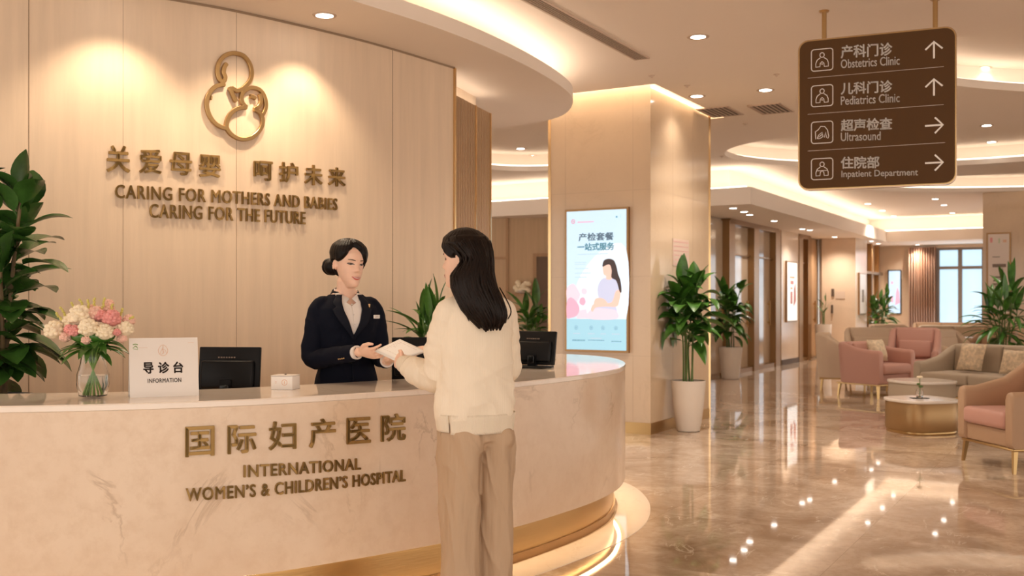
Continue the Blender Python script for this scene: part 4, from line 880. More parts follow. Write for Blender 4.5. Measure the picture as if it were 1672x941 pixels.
plant('potted_dracaena', (p.x, p.y, 0), 'green broad leaved plant in a tapered white pot at the big pillar', z0=.52, h=1.12, n=84, L_=.36, wd=.15, stems=6, spread=.11, low=.56, droop=1.4, up=.9, potp=POT, seed=3, stemtop=.85, clampf=lambda q: q if (Vector((q.x, q.y))-A0).dot(Vector((D1.y, -D1.x))) > .015 or (Vector((q.x, q.y))-A0).dot(D1) < 0 else Vector((*(Vector((q.x, q.y))+Vector((D1.y, -D1.x))*(.015-(Vector((q.x, q.y))-A0).dot(Vector((D1.y, -D1.x))))), q.z)))
def line_clamp(P0, d, gap=.02):
    n_ = Vector((d.y, -d.x))
    def f(q):
        k = (Vector((q.x, q.y))-P0).dot(n_)
        return q if k > gap else Vector((q.x+n_.x*(gap-k), q.y+n_.y*(gap-k), q.z))
    return f
p = onz(1187, 619, 0)
plant('potted_dracaena', (p.x+.06, p.y, 0), 'leafy plant in a white pot half behind the big pillar by the glass doors', z0=.55, h=1.2, n=95, L_=.38, wd=.14, stems=5, spread=.14, low=.35, droop=1.1, up=.8, potp=[(.14, 0), (.15, .01), (.17, .2), (.20, .55)], seed=5, clampf=line_clamp(linept(12), D1, .05))
p = onz(1337, 588, 0)
plant('potted_reed', (p.x+.1, p.y, 0), 'slim white planter with a thin upright plant in front of the far wood door', z0=.8, h=.62, n=10, L_=.3, wd=.03, stems=3, spread=.07, low=.4, droop=.5, up=1.2, potp=[(.13, 0), (.14, .01), (.16, .2), (.19, .82)], seed=6)
p = Vector((9.05, 25.2+.3, 0)); p = Vector((1436-836, 0, 0))/F*24.5; 
plant('potted_palm', (9.06, 25.2, 0), 'dark green palm in a white pot beside the projecting pier near the small screen', z0=.5, h=1.1, clampf=line_clamp(Q1, D1, .06), n=80, L_=.42, wd=.10, stems=7, spread=.16, low=.4, droop=1.0, up=1.0, potp=[(.16, 0), (.2, .3), (.22, .5)], seed=7)
plant('potted_palm', (6.82, 14.25, 0), 'large dark green palm behind the greige sofa before the lounge column', z0=.5, h=1.22, n=95, L_=.46, wd=.085, stems=9, spread=.19, low=.3, droop=1.1, up=1.0, potp=[(.16, 0), (.2, .3), (.22, .5)], seed=8)
plant('potted_palm', (.27, 13.6, 0), 'green plant in the gap between slatted wall and big pillar', z0=.5, h=.92, n=60, L_=.42, wd=.085, stems=6, spread=.10, low=.4, droop=1.1, up=.9, potp=[(.16, 0), (.2, .3), (.22, .5)], seed=9)
def wclamp(q):
    best = None
    for i in range(0, len(WC.p)-1):
        v = Vector((q.x, q.y))-WC.p[i]
        if best is None or v.length < best[0]: best = (v.length, i)
    i = best[1]; t = (WC.p[i+1]-WC.p[i]).normalized(); n_ = Vector((t.y, -t.x)); d = (Vector((q.x, q.y))-WC.p[i]).dot(n_)
    if d < .03: r = Vector((q.x, q.y))+n_*(.03-d); return Vector((r.x, r.y, q.z))
    return q
plant('potted_palm', (-.56, 6.78, 0), 'bushy green plant against the wall behind the customer', z0=.74, h=.62, n=64, L_=.27, wd=.048, stems=5, spread=.07, low=.35, droop=1.1, up=1.1, potp=[(.12, 0), (.15, .4), (.17, .76)], seed=10, clampf=wclamp)
plant('rubber_plant', (-2.46, 4.86, 0), 'tall glossy dark green plant in a dark planter at the left edge', z0=.86, h=1.0, n=130, L_=.24, wd=.15, stems=6, spread=.14, m='leafd', low=.28, droop=.9, up=.8, potp=[(.14, 0), (.16, .02), (.17, .84), (.175, .88)], potm='potd', seed=21, clampf=wclamp, shape=.55, stemr=.014, stemcol='cane', stemtop=.95)
# small shelf with white flowers seen in the gap
a, z = GW.az(853, 478)
sh = empty('wall_shelf', GW.p(a, z-.05), 0, 'small wooden wall shelf in the gap beyond the slatted wall', 'shelf'); mb = MB(); GW.rect(mb, a-.2, a+.2, z-.05, z-.02, 0, .2); mb.build('shelf_board', M['wood'], sh, smooth=False)
mb = MB(); rr = random.Random(4)
for k in range(14): mb.ell(GW.p(a+rr.uniform(-.13, .15), z+.05+rr.uniform(-.03, .14), .11), (.05, .04, .045), 8, 6)
fl = empty('flower_bowl', GW.p(a, z-.02, .1), 0, 'white flowers in a bowl on the small wall shelf', 'flowers'); mb.build('blooms', M['petalc'], fl)
mb = MB(); mb.lathe([(.03, 0), (.08, .04), (.09, .06)], GW.p(a, z-.02, .1), 16); mb.build('bowl', M['pot'], fl)

# ================================================================== THINGS ON THE DESK
def at_top(px, py, z=ZT): return onz(px, py, z)
# flower vase
p = at_top(152, 649)
vz = empty('flower_vase', p, 0, 'clear glass vase of white and pink flowers left of the information card', 'vase')
s = p.y/F
prof = [(.0, .004), (18*s, .004), (22*s, .008), (25.5*s, 22*s), (25*s, 38*s), (20*s, 55*s), (18.5*s, 66*s), (19.5*s, 71*s)]
inn = [(r-.0022 if r else 0, z+.0035) for r, z in prof[1:]]; inn[-1] = (prof[-1][0]-.0022, prof[-1][1])
mb = MB(); mb.lathe([(.002, .001)]+prof[1:]+inn[::-1]+[(.002, .009)], n=40); mb.build('glass_body', M['glass'], vz, local=True, ang=50)
mb = MB(); mb.lathe([(.002, .010), (16*s, .0105), (22.5*s, 20*s), (22.5*s, 36*s), (.002, 36.2*s)], n=32); mb.build('water', M['water'], vz, local=True)
rr = random.Random(11); mb = MB(); heads = [(90, 540, 'c', 17, -.01), (112, 527, 'c', 16, .03), (131, 517, 'c', 20, .0), (118, 538, 'p', 9, -.03), (131, 541, 'p', 11, -.05), (154, 536, 'c', 17, -.06), (179, 543, 'c', 15, -.05), (154, 514, 'l', 15, .02), (168, 508, 'l', 13, .05),
                                       (163, 517, 'p', 12, .01), (184, 521, 'p', 16, -.01), (205, 538, 'c', 14, .0), (197, 543, 'p', 7, -.04), (112, 551, 'l', 10, -.03), (151, 555, 'l', 9, -.06), (199, 553, 'l', 9, .0), (140, 507, 'l', 10, .06), (104, 545, 'p', 8, .02), (206, 524, 'l', 11, .03), (170, 497, 'l', 9, .05)]
cols = {'c': 'petalc', 'p': 'petalp', 'l': 'petall'}
for k in range(11):
    a = k*2.4; b = Vector((13*s*math.cos(a), 13*s*math.sin(a), .012)); c = Vector((-6*s*math.cos(a), -6*s*math.sin(a), 60*s)); d = Vector((-34*s*math.cos(a), -30*s*math.sin(a), 112*s))
    mb.tube(catmull([b, c, d], 5), .0032, 6)
mb.build('stems', M['stemv'], vz, local=True)
def bloom(px, py, r, dy, k):
    c = Vector(((px-152)*s, dy, (649-py)*s)); R_ = r*s; m_ = MB(); nn = 15 if k != 'p' else 13
    for ring, (cnt, rad, el) in enumerate(((1, 0, 1.57), (6, .42, 1.1), (10, .74, .65), (12, .95, .15), (10, .85, -.35))):
        for j in range(cnt):
            a = j/cnt*6.283+ring*.4+rr.uniform(-.15, .15); e_ = el+rr.uniform(-.15, .15); d = Vector((math.cos(a)*math.cos(e_), math.sin(a)*math.cos(e_), math.sin(e_)))
            t1 = Vector((-math.sin(a), math.cos(a), 0)); t2 = d.cross(t1)
            m_.ell(c+d*R_*.74, (R_*.27, R_*.24, R_*.26), 7, 5, (t1, t2, d))
    m_.ell(c, (R_*.85, R_*.85, R_*.78), 12, 8)
    m_.build('bloom', M[cols[k]], vz, local=True)
for px, py, k, r, dy in heads: bloom(px, py, r, dy, k)
for px, py, bx, by in ((97, 503, 108, 525), (116, 495, 122, 520), (130, 490, 134, 512), (142, 491, 144, 512), (152, 488, 152, 510), (168, 488, 164, 510), (182, 498, 176, 515), (198, 505, 192, 520), (214, 518, 200, 528), (90, 512, 102, 530)):
    m_ = MB(); a = Vector(((bx-152)*s, .02, (649-by)*s)); b = Vector(((px-152)*s, .01, (649-py)*s)); m_.tube([a, b], .0014, 5)
    for j in range(6): q = a.lerp(b, .35+.65*j/5); m_.ell(q+Vector((rr.uniform(-.004, .004), rr.uniform(-.004, .004), 0)), (.0055, .0055, .006), 7, 5)
    m_.build('bud_spray', M['bud'], vz, local=True)
mb = MB()
for k in range(26):
    a = k*2.4; z = rr.uniform(72, 92)*s; d = Vector((math.cos(a), math.sin(a), rr.uniform(.0, .5))); leaf(mb, Vector((8*s*math.cos(a), 8*s*math.sin(a), z)), d, rr.uniform(38, 62)*s, 15*s, .9, .3)
for k in range(26):
    a = k*2.4; leaf(mb, Vector((5*s*math.cos(a), 5*s*math.sin(a), 60*s)), Vector((math.cos(a)*.5, math.sin(a)*.5, 1)), 50*s, 13*s, .2, .3)
mb.ell((0, .0, 100*s), (36*s, 28*s, 14*s), 14, 8)
mb.build('leaves', M['leaf'], vz, local=True, ang=60)
# tent card
A1 = at_top(212, 650); B1 = at_top(325, 646); TP = Plane((A1.x, A1.y, 0), (B1-A1)[:2]); L_ = (B1-A1).length; st = A1.y/F; hh = 95*st
tc = empty('information_card', A1, 0, 'white folded information tent card standing on the counter', 'sign')
lean = .055
def tp(a, v, d=0): return TP.p(a, ZT+v, -lean*v/hh+d)       # on the leaning front face
mb = MB(); th = .003
mb.rings([[tp(a, 0, 0), tp(a, hh, 0), TP.p(a, ZT+hh, -lean-th), TP.p(a, ZT, -2*lean), TP.p(a, ZT, -2*lean+th), TP.p(a, ZT+hh-.01, -lean-.0005), TP.p(a, ZT+.003, -th)] for a in (0, L_)]); mb.build('card', M['acrylic'], tc, smooth=False)
mb = MB()   # thin clear edge strip along the top
mb.rings([[tp(a, hh-.001, .001), tp(a, hh+.004, .001), tp(a, hh+.004, -.005), tp(a, hh-.001, -.005)] for a in (0, L_)]); mb.build('edge', M['whitebox'], tc, smooth=False)
def tx(px): return (px-212)/(325-212)*L_
def ttext(body, x0, x1, v0, v1, m, bold, nm):
    mb = MB(); text(mb, body, lambda u, v, d: tp(tx(x0)+u, v0*st+v, .0006+.0006*d), tx(x1)-tx(x0), (v1-v0)*st, bold); mb.build(nm, m, tc, smooth=False)
ttext('导', 234, 251, 38, 57, M['ink'], .0032, 'card_character'); ttext('诊', 258, 277, 38, 57, M['ink'], .0032, 'card_character'); ttext('台', 283, 300, 38, 57, M['ink'], .0032, 'card_character')
ttext('INFORMATION', 241, 296, 23, 30, M['ink'], .0006, 'card_english')
class _T: pass
def tdisc(mb, x, v, pts, wv): rs = []
def tribbon(mb, pts, w_, closed=False):
    P_ = [Vector((tx(x), v*st)) for x, v in pts]; K = len(P_); rs = []
    for i in range(K):
        a = P_[(i-1) % K] if closed else P_[max(i-1, 0)]; b = P_[(i+1) % K] if closed else P_[min(i+1, K-1)]; t = (b-a).normalized(); nn = Vector((-t.y, t.x))*w_/2; l, r = P_[i]-nn, P_[i]+nn
        rs.append([tp(l.x, l.y, 0), tp(r.x, r.y, 0), tp(r.x, r.y, .0012), tp(l.x, l.y, .0012)])
    mb.rings(rs, loop=closed)
mb = MB(); tribbon(mb, [(267+8*math.cos(a)*(1-.25*max(0, math.sin(a))), 76+9*math.sin(a)) for a in [k/20*6.283 for k in range(20)]], .0016, True)
tribbon(mb, [(267, 85), (267, 70)], .0016); tribbon(mb, [(262, 70), (264, 76), (267, 78), (271, 76), (273, 70)], .0014); tribbon(mb, [(264, 69), (269, 73), (265, 78), (268, 82)], .0012); mb.build('card_emblem', M['peach_ink'], tc, smooth=False)
mb = MB(); tribbon(mb, [(218, 86), (222, 87), (226, 86)], .003); tribbon(mb, [(218, 80), (222, 84), (226, 80)], .0025); tribbon(mb, [(219, 79), (226, 78)], .002); tribbon(mb, [(221, 83), (225, 83)], .0025); mb.build('card_green_mark', M['green_ink'], tc, smooth=False)
mb = MB(); x = 228.
while x < 241: tribbon(mb, [(x, 81), (x+1.2, 81)], .0012); x += 2
x = 309.
while x < 318: tribbon(mb, [(x, 88), (x+1.2, 88)], .0012); x += 2
mb.build('card_small_print', M['peach_ink'], tc, smooth=False)
# monitors
def monitor(px0, px1, py0, py1, Y, zs, label, yaw, seed=0, tilt=.12):
    """rear of a screen; pixel box of the panel at depth Y; zs = surface it stands on"""
    x0 = (px0-CX)/F*Y; x1 = (px1-CX)/F*Y; z1 = H-(py0-HY)/F*Y; z0 = H-(py1-HY)/F*Y; wv = (x1-x0)/max(.3, math.cos(yaw)); hv = z1-z0; cx = (x0+x1)/2
    e = empty('computer_monitor', (cx, Y, zs), yaw, label, 'monitor'); zc = (z0+z1)/2-zs
    mb = MB(); mb.box((0, .012, zc), (wv, .022, hv), bev=.005, rx=-tilt); mb.build('display_panel', M['black'], e, local=True)
    mb = MB(); mb.box((0, .026, zc), (wv*.97, .004, hv*.95), bev=.001, rx=-tilt); mb.build('screen_glass', M['blackg'], e, local=True)
    mb = MB(); mb.box((0, -.014, zc-hv*.10), (wv*.86, .035, hv*.62), bev=.012, rx=-tilt); mb.build('rear_housing', M['black'], e, local=True)
    mb = MB()
    for k in range(7): mb.box((-.04+k*.013, -.016-.005, zc+hv*.28), (.007, .006, .006), rx=-tilt)
    mb.build('vent_slots', M['inkg'], e, local=True, smooth=False)
    mb = MB(); mb.rings([[(sx*.028, y, z) for sx, y in ((-1, -.045), (1, -.045), (1, -.02), (-1, -.02))] for z in (0.01, max(.03, zc-hv*.2))]); mb.build('stand', M['black'], e, local=True, smooth=False)
    mb = MB(); mb.box((0, -.02, .006), (.20, .16, .012), bev=.005); mb.build('foot', M['black'], e, local=True)
    mb = MB(); mb.box((0, -.055, max(.05, zc-hv*.42)), (.045, .012, .05), bev=.004); mb.build('cable_clip', M['blackg'], e, local=True)
    return e
monitor(322, 425, 567, 642, 4.93, .736, 'black monitor seen from behind, right of the information card', -.12)
q = at_top(882, 601)
monitor(842, 905, 541, 596, q.y+.02, ZT+.001, 'black monitor seen from behind on the right of the counter by the customer', -.5, tilt=.18)
monitor(640, 702, 551, 620, 5.70, .7365, 'dark monitor behind the sheet of paper being handed over', .1)
# little white box
p = at_top(459, 637); s2 = p.y/F
wb = empty('card_box', p, -.18, 'small white gift box with a round print on the counter', 'box')
mb = MB(); mb.box((0, .05, 11*s2), (37*s2, .09, 22*s2), bev=.002); mb.build('box_body', M['whitebox'], wb, local=True)
mb = MB(); mb.box((0, .05, 23*s2), (38*s2, .092, .003), bev=.001); mb.build('lid', M['whitebox'], wb, local=True)
mb = MB(); mb.lathe([(.004, 0), (.005, .003), (.004, .006)], (0, .05, 23*s2), 10); mb.build('knob', M['inkg'], wb, local=True)
mb = MB(); r = 5*s2
mb.rings([[(r*1*k*math.cos(a)+5*s2, .0045, 12*s2+r*k*math.sin(a)) for k in (1, .82)]+[(r*k*math.cos(a)+5*s2, .006, 12*s2+r*k*math.sin(a)) for k in (.82, 1)] for a in [j/20*6.283 for j in range(20)]], loop=True); mb.box((5*s2, .005, 12*s2), (1*s2, .002, 5*s2)); mb.box((-10*s2, .005, 11*s2), (3*s2, .001, .6*s2)); mb.box((-10*s2, .005, 13*s2), (3*s2, .001, .6*s2)); mb.build('print', M['peach_ink'], wb, local=True, smooth=False)
# ================================================================== PEOPLE
def lerp_tab(tab, z):
    if z <= tab[0][0]: return tab[0][1:]
    for a, b in zip(tab, tab[1:]):
        if z <= b[0]:
            k = (z-a[0])/(b[0]-a[0]); k = k*k*(3-2*k)*.5+k*.5; return tuple(x+(y-x)*k for x, y in zip(a[1:], b[1:]))
    return tab[-1][1:]
HT = [(0, .010, .052, .008), (.004, .020, .070, -.002), (.012, .026, .077, -.008), (.022, .032, .079, -.014), (.040, .042, .078, -.035), (.065, .053, .077, -.058), (.09, .061, .076, -.072), (.118, .068, .075, -.086),
      (.145, .071, .079, -.096), (.170, .071, .076, -.097), (.195, .063, .062, -.085), (.213, .047, .040, -.062), (.224, .026, .012, -.036), (.228, .006, -.008, -.018)]
def g(x, s): return math.exp(-x*x/(2*s*s))
def front_y(x, z):
    hw, yf, yb = lerp_tab(HT, z); ry = (yf-yb)/2; yc = (yf+yb)/2; k = min(.999, abs(x)/hw); y = yc+ry*(1-k**2.25)**(1/2.1)
    if .079 <= z <= .145: n_ = [(.079, 0), (.083, .015), (.091, .021), (.098, .017), (.115, .009), (.130, .0035), (.145, 0)]; y += lerp_tab(n_, z)[0]*g(x, .0068+.004*g(z-.088, .008))
    y += .004*(g(abs(x)-.013, .005)*g(z-.086, .006))
    y -= .0075*g(abs(x)-.031, .013)*g(z-.121, .010)
    y += .002*g(abs(x)-.031, .016)*g(z-.139, .006)
    y += .0055*g(x, .018)*g(z-.054, .008)-.002*g(x, .02)*g(z-.041, .004)+.003*g(x, .014)*g(z-.018, .012)
    y += .003*g(abs(x)-.038, .014)*g(z-.085, .016)
    return y
def head_ring(z, n=72, off=0, frontfn=True):
    hw, yf, yb = lerp_tab(HT, z); ry = (yf-yb)/2; yc = (yf+yb)/2; out = []
    for j in range(n):
        a = 2*math.pi*j/n; s_, c_ = math.sin(a), math.cos(a); x = hw*math.copysign(abs(s_)**.92, s_)
        y = (front_y(x, z) if c_ > .02 and frontfn else yc+ry*math.copysign(abs(c_)**.95, c_))
        if off: d = Vector((x/hw/hw, (y-yc)/ry/ry)).normalized() if hw else Vector((0, 0)); x += d.x*off; y += d.y*off
        out.append((x, y, z))
    return out
class Frame:
    def __init__(s, o, fwd, tilt=0, pitch=0):
        f = Vector((fwd[0], fwd[1], 0)).normalized(); r = Vector((f.y, -f.x, 0)); s.o = Vector(o)
        m = Matrix((r, f, Vector((0, 0, 1)))).transposed(); s.m = m @ Matrix.Rotation(tilt, 3, 'Y') @ Matrix.Rotation(pitch, 3, 'X'); s.r = r; s.f = f
    def __call__(s, x, y, z): return s.o+s.m @ Vector((x, y, z))
def head(mb, F_, sc_=1.0):
    zs = [0, .002, .006, .012]+[.018+.004*k for k in range(50)]+[.221, .2255, .228]
    mb.rings([[F_(x*sc_, y*sc_, z*sc_) for x, y, z in head_ring(z)] for z in zs])
    for sx in (-1, 1):   # ears
        for k in range(9):
            a = k/8*math.pi*1.5-.8; mb.ell(F_(sx*(.0715+.006*math.cos(a)*.6)*sc_, (-.022-.011*math.cos(a))*sc_, (.108+.022*math.sin(a))*sc_), (.0055, .0065, .0065), 8, 6)
        mb.ell(F_(sx*.070*sc_, -.018*sc_, .104*sc_), (.006, .011, .019), 10, 8)
def facepatch(mb, F_, outline, eps, sc_=1.0):
    c = (sum(p[0] for p in outline)/len(outline), sum(p[1] for p in outline)/len(outline)); n = len(outline)
    rs = [[(c[0]+(p[0]-c[0])*k, c[1]+(p[1]-c[1])*k) for p in outline] for k in (.02, .4, .75, 1)]
    mb.rings([[F_(x*sc_, (front_y(x, z)+eps*(1 if i < 3 else .6))*sc_, z*sc_) for x, z in r] for i, r in enumerate(rs)], cap=False)
def hand(mb, wrist, d, n, thumb_side, curl=(.25, .35, .3), scale=1.0, spread=.06, thumb=(.75, .3)):
    """d finger direction, n palm normal (palm faces n); thumb_side = +1/-1 along d x n"""
    d = Vector(d).normalized(); n = Vector(n); n = (n-d*n.dot(d)).normalized(); s_ = d.cross(n)*thumb_side; w_ = Vector(wrist); S = scale
    mb.tube([w_-d*.03*S, w_, w_+d*.03*S, w_+d*.062*S, w_+d*.085*S], [(.021*S, .017*S), (.024*S, .016*S), (.034*S, .0155*S), (.039*S, .0140*S), (.037*S, .0105*S)], 14, ref=s_)
    for k, (o, L_) in enumerate(((.028, .068), (.0095, .077), (-.0095, .071), (-.0275, .056))):
        p = w_+d*.078*S+s_*o*S; dd = (d+s_*(1.5-k)*spread).normalized(); pts = [p-dd*.02*S, p]; c = 0
        for fr, cu in zip((.42, .32, .26), curl): c += cu*(1+.12*k); v = dd*math.cos(c)+n*math.sin(c); p = p+v*L_*fr*S; pts.append(p)
        mb.tube(pts, [.0085*S, .0086*S, .0078*S, .0070*S, .0056*S], 9)
    p = w_+d*.022*S+s_*.024*S; a, b = thumb; v1 = (d*.75+s_*.65+n*b).normalized(); v2 = (d*.95+s_*.15+n*(b+.15)).normalized(); v3 = (d*1+s_*-.1+n*(b+.05)).normalized()
    mb.tube([p-v1*.01*S, p, p+v1*.032*S, p+v1*.032*S+v2*.030*S, p+v1*.032*S+v2*.030*S+v3*.024*S], [.012*S, .0125*S, .0105*S, .0095*S, .0068*S], 9)
def smooth_path(P_, R_, n=6):
    q = catmull([Vector(p) for p in P_], n); rr_ = catmull([Vector((r[0], r[1], 0)) if hasattr(r, '__len__') else Vector((r, r, 0)) for r in R_], n); return q, [(v.x, v.y) for v in rr_]
def torso_ring(O, tab, z, n=48, off=0):
    rx, ry, cf = lerp_tab(tab, z); return [O((rx+off)*math.copysign(abs(math.sin(a))**.9, math.sin(a)), cf+(ry+off)*math.copysign(abs(math.cos(a))**.95, math.cos(a)), z) for a in [2*math.pi*j/n for j in range(n)]]
def torso_pt(O, tab, a, z, off): rx, ry, cf = lerp_tab(tab, z); return O((rx+off)*math.copysign(abs(math.sin(a))**.9, math.sin(a)), cf+(ry+off)*math.copysign(abs(math.cos(a))**.95, math.cos(a)), z)
def body_parts(O, HF, hs, neck0, neck1, shoulders, arms, hands, tab, legs):
    """one continuous skin figure: head, neck, trunk, arms, hands and legs grown together"""
    mb = MB(); head(mb, HF, hs); mb.tube([neck0, (neck0+neck1)/2, neck1], [.055, .047, .046], 16)
    zs = [tab[0][0]+(tab[-1][0]-tab[0][0])*k/16 for k in range(17)]; mb.rings([torso_ring(O, tab, z, 32, -.010) for z in zs])
    for P_, R_ in arms: q, r = smooth_path(P_, [x*.8 for x in R_]); mb.tube(q, r, 12)
    for h in hands: hand(mb, **h)
    for P_, R_ in legs: q, r = smooth_path(P_, R_); mb.tube(q, r, 12)
    return mb
def face_features(o_mesh, HF, hs):
    """eyes, brows and lips joined into the same body mesh as extra materials"""
    mats_ = [M['skin'], M['eyew'], M['iris'], M['brow'], M['lip']]; fb = MB()
    for sx in (-1, 1):
        ex, ez = sx*.031, .1205
        def alm(w1, h1, h2, n=16): return [(ex+w1*math.cos(a), ez+(h1 if math.sin(a) > 0 else h2)*math.sin(a)+.0018*sx*math.cos(a)*1.0) for a in [2*math.pi*k/n for k in range(n)]]
        fb.mi = 1; facepatch(fb, HF, alm(.0160, .0064, .0050), .0022, hs)
        fb.mi = 2; facepatch(fb, HF, [(ex+.0062*math.cos(a), ez+.0003+.0054*math.sin(a)) for a in [2*math.pi*k/14 for k in range(14)]], .0030, hs)
        fb.mi = 3
        up = [(ex+.0165*math.cos(a), ez+.0018*sx*math.cos(a)+.0056*math.sin(a)) for a in [math.pi*k/10 for k in range(11)]]; facepatch(fb, HF, up+[(x, z-.0021) for x, z in up[::-1]], .0034, hs)
        br = [(sx*(.013+.034*k/8), .1405+.0035*math.sin(k/8*2.3)) for k in range(9)]; facepatch(fb, HF, br+[(x, z-.0050*(1-.5*abs(k-3)/6)) for k, (x, z) in list(enumerate(br))[::-1]], .0014, hs)
        lo_ = [(ex+.013*math.cos(a), ez-.0046*math.sin(a)) for a in [math.pi*k/8 for k in range(9)]]; facepatch(fb, HF, lo_+[(x, z+.0008) for x, z in lo_[::-1]], .0028, hs)
    def sm(x): return .0525+.0062*(x/.027)**2
    fb.mi = 4; N = 12; xs_ = [-.027+.054*k/N for k in range(N+1)]
    up = [(x, sm(x)+.0062*(1-(abs(x)/.027)**1.6)-.0012*g(x, .003)) for x in xs_]; facepatch(fb, HF, up+[(x, sm(x)-.0003) for x in xs_[::-1]], .0022, hs)
    dn = [(x, sm(x)-.0022*(1-(x/.027)**2)) for x in xs_]; facepatch(fb, HF, dn+[(x, sm(x)-.0105*(1-(abs(x)/.027)**2)) for x in xs_[::-1]], .0024, hs)
    fb.mi = 1; facepatch(fb, HF, [(x, sm(x)+.0006) for x in xs_[1:-1]]+[(x, sm(x)-.0032*(1-(x/.027)**2)) for x in xs_[1:-1][::-1]], .0026, hs)
    fb.mi = 3
    me = o_mesh.data; n0 = len(me.vertices)
    for m in mats_[1:]: me.materials.append(m)
    bm = bmesh.new(); bm.from_mesh(me); inv = o_mesh.matrix_basis.inverted(); im = INV.get(o_mesh.name, Matrix()); vs = [bm.verts.new(im @ Vector(v)) for v in fb.v]
    for f, mi in zip(fb.f, fb.m):
        try: ff = bm.faces.new([vs[i] for i in f]); ff.material_index = mi; ff.smooth = True
        except ValueError: pass
    bm.to_mesh(me); bm.free()
def strands(mb, path_rows): pass
# ------------------------------------------------------------------ receptionist
ro = Vector((-.845, 5.22, 0)); RB = Frame(ro, (.42, -.90)); 
re_ = empty('person', ro, 0, 'smiling receptionist in navy suit with black bun handing over a paper behind the counter', 'person')
RH = Frame((-.832, 5.185, 1.395), (.64, -.77), tilt=-.05, pitch=-.07)
RT = [(.80, .160, .115, 0), (.90, .158, .112, 0), (1.00, .138, .100, .0), (1.06, .137, .100, 0), (1.14, .150, .108, .004), (1.22, .163, .116, .008), (1.28, .165, .103, .002), (1.315, .140, .088, -.004), (1.345, .100, .070, -.010), (1.372, .070, .060, -.012), (1.385, .066, .058, -.012)]
shR, shL = RB(.138, -.005, 1.288), RB(-.138, -.005, 1.288)
elR = RB(.182, .035, 1.04); wrR = W(589, 575, 4.90); elL = RB(-.165, .05, 1.05); wrL = W(633, 590, 4.93)
armR = ([shR, shR.lerp(elR, .5)+RB.r*.010, elR, elR.lerp(wrR, .5), wrR], [.058, .047, .042, .036, .028]); armL = ([shL, shL.lerp(elL, .5)+RB.r*-.008, elL, elL.lerp(wrL, .5), wrL], [.058, .047, .042, .036, .028])
hR = dict(wrist=wrR, d=W(628, 580, 4.80)-wrR, n=(.1, .75, .6), thumb_side=1, curl=(.25, .35, .3), thumb=(.7, .15), scale=.98)
hL = dict(wrist=wrL, d=W(668, 577, 4.70)-wrL, n=(-.1, 0, 1), thumb_side=-1, curl=(.05, .15, .2), scale=.92)
mb = body_parts(RB, RH, 1.0, RB(0, -.005, 1.33), RH(0, -.022, .035), None, [armR, armL], [hR, hL], RT, [([RB(sx*.075, 0, .85), RB(sx*.08, .01, .46), RB(sx*.08, -.01, .08), RB(sx*.08, .05, .04), RB(sx*.08, .12, .03)], [.075, .05, .035, .035, .025]) for sx in (-1, 1)])
rb = mb.build('body', M['skin'], re_, mods=[remesh(.0033, 2, .5)]); face_features(rb, RH, 1.0)
# jacket
mb = MB(); zs = [.80+(1.385-.80)*k/24 for k in range(25)]; mb.rings([torso_ring(RB, RT, z, 48, .004) for z in zs if z < 1.380])
for P_, R_ in (armR, armL):
    a = [P_[0]+(Vector((ro.x, ro.y, 1.31))-P_[0])*.35]+P_[:4]+[P_[3].lerp(P_[4], .72)]; r = [.050, .052, .051, .049, .044, .038]
    q, rr_ = smooth_path(a, r); 
    for i in range(len(q)): k = 1+.03*math.sin(i*1.9)+.02*math.sin(i*3.1); rr_[i] = (rr_[i][0]*k, rr_[i][1]*k)
    mb.tube(q, rr_, 16)
for sx in (-1, 1): mb.ell(RB(sx*.070, .060, 1.205), (.062, .060, .066), 16, 10)
def open_front(o):
    bm = bmesh.new(); bm.from_mesh(o.data); kill = []; im = INV[re_.name].inverted()
    for f in bm.faces:
        q = im @ f.calc_center_median()-RB.o; x, y, z = q.dot(RB.r), q.dot(RB.f), q.z
        if y > .02 and z > 1.19 and abs(math.atan2(x, y)) < VW(z)*1.35*(1 if z < 1.30 else 1+ (z-1.30)*9): kill.append(f)
    bmesh.ops.delete(bm, geom=kill, context='FACES'); bm.to_mesh(o.data); bm.free()
def VW(z): return max(0.0, .29*((z-1.155)/(1.365-1.155))) if z > 1.155 else 0
mb.build('jacket', M['navy'], re_, mods=[remesh(.0055, 7, .6), open_front, folds(lambda c: .0045*ridge((c.x*9, c.y*9, c.z*7+c.x*5))*(1 if abs(c.x)+abs(c.y) > .13 else .4))])
def bust(a, z): return .012*g(z-1.205, .05)*g(abs(a)-.55, .45)*1.6
def VW(z): return max(0.0, .29*((z-1.155)/(1.365-1.155)))**1.0 if z > 1.155 else 0
mb = MB()
for sx in (-1, 1):
    rows = []
    for k in range(27):
        z = 1.162+(1.362-1.162)*k/26; vw = VW(z)*1.30+.012; op = .0 if z < 1.300 else .62*((z-1.300)/.062)**1.2; vw = max(vw, op+.18) if z > 1.3 else vw
        rows.append([torso_pt(RB, RT, sx*(op-.004+(vw-op)*j/8), z, .0085+bust((op+(vw-op)*j/8), z)) for j in range(9)])
    mb.rings(rows, closed=False)
mb.build('shirt', M['shirt'], re_, mods=[solid(-.003)])
def band(name, m, r0, r1, z0, z1, a0, th):
    mb = MB(); rows = []
    for k in range(41):
        a = a0+(2*math.pi-2*a0)*k/40; c = (1+math.cos(a))/2; rows.append([RB(r*math.sin(a), -.014+r*.95*math.cos(a), z-.022*c) for r, z in ((r0, z0), ((r0+r1)/2-.001, (z0+z1)/2+.004), (r1, z1))])
    mb.rings(rows, closed=False); return mb.build(name, m, re_, mods=[solid(th)], ang=60)
band('jacket_collar', M['navyl'], .088, .066, 1.345, 1.392, .80, .004)
band('shirt_collar', M['shirt'], .066, .058, 1.352, 1.400, .62, .003)
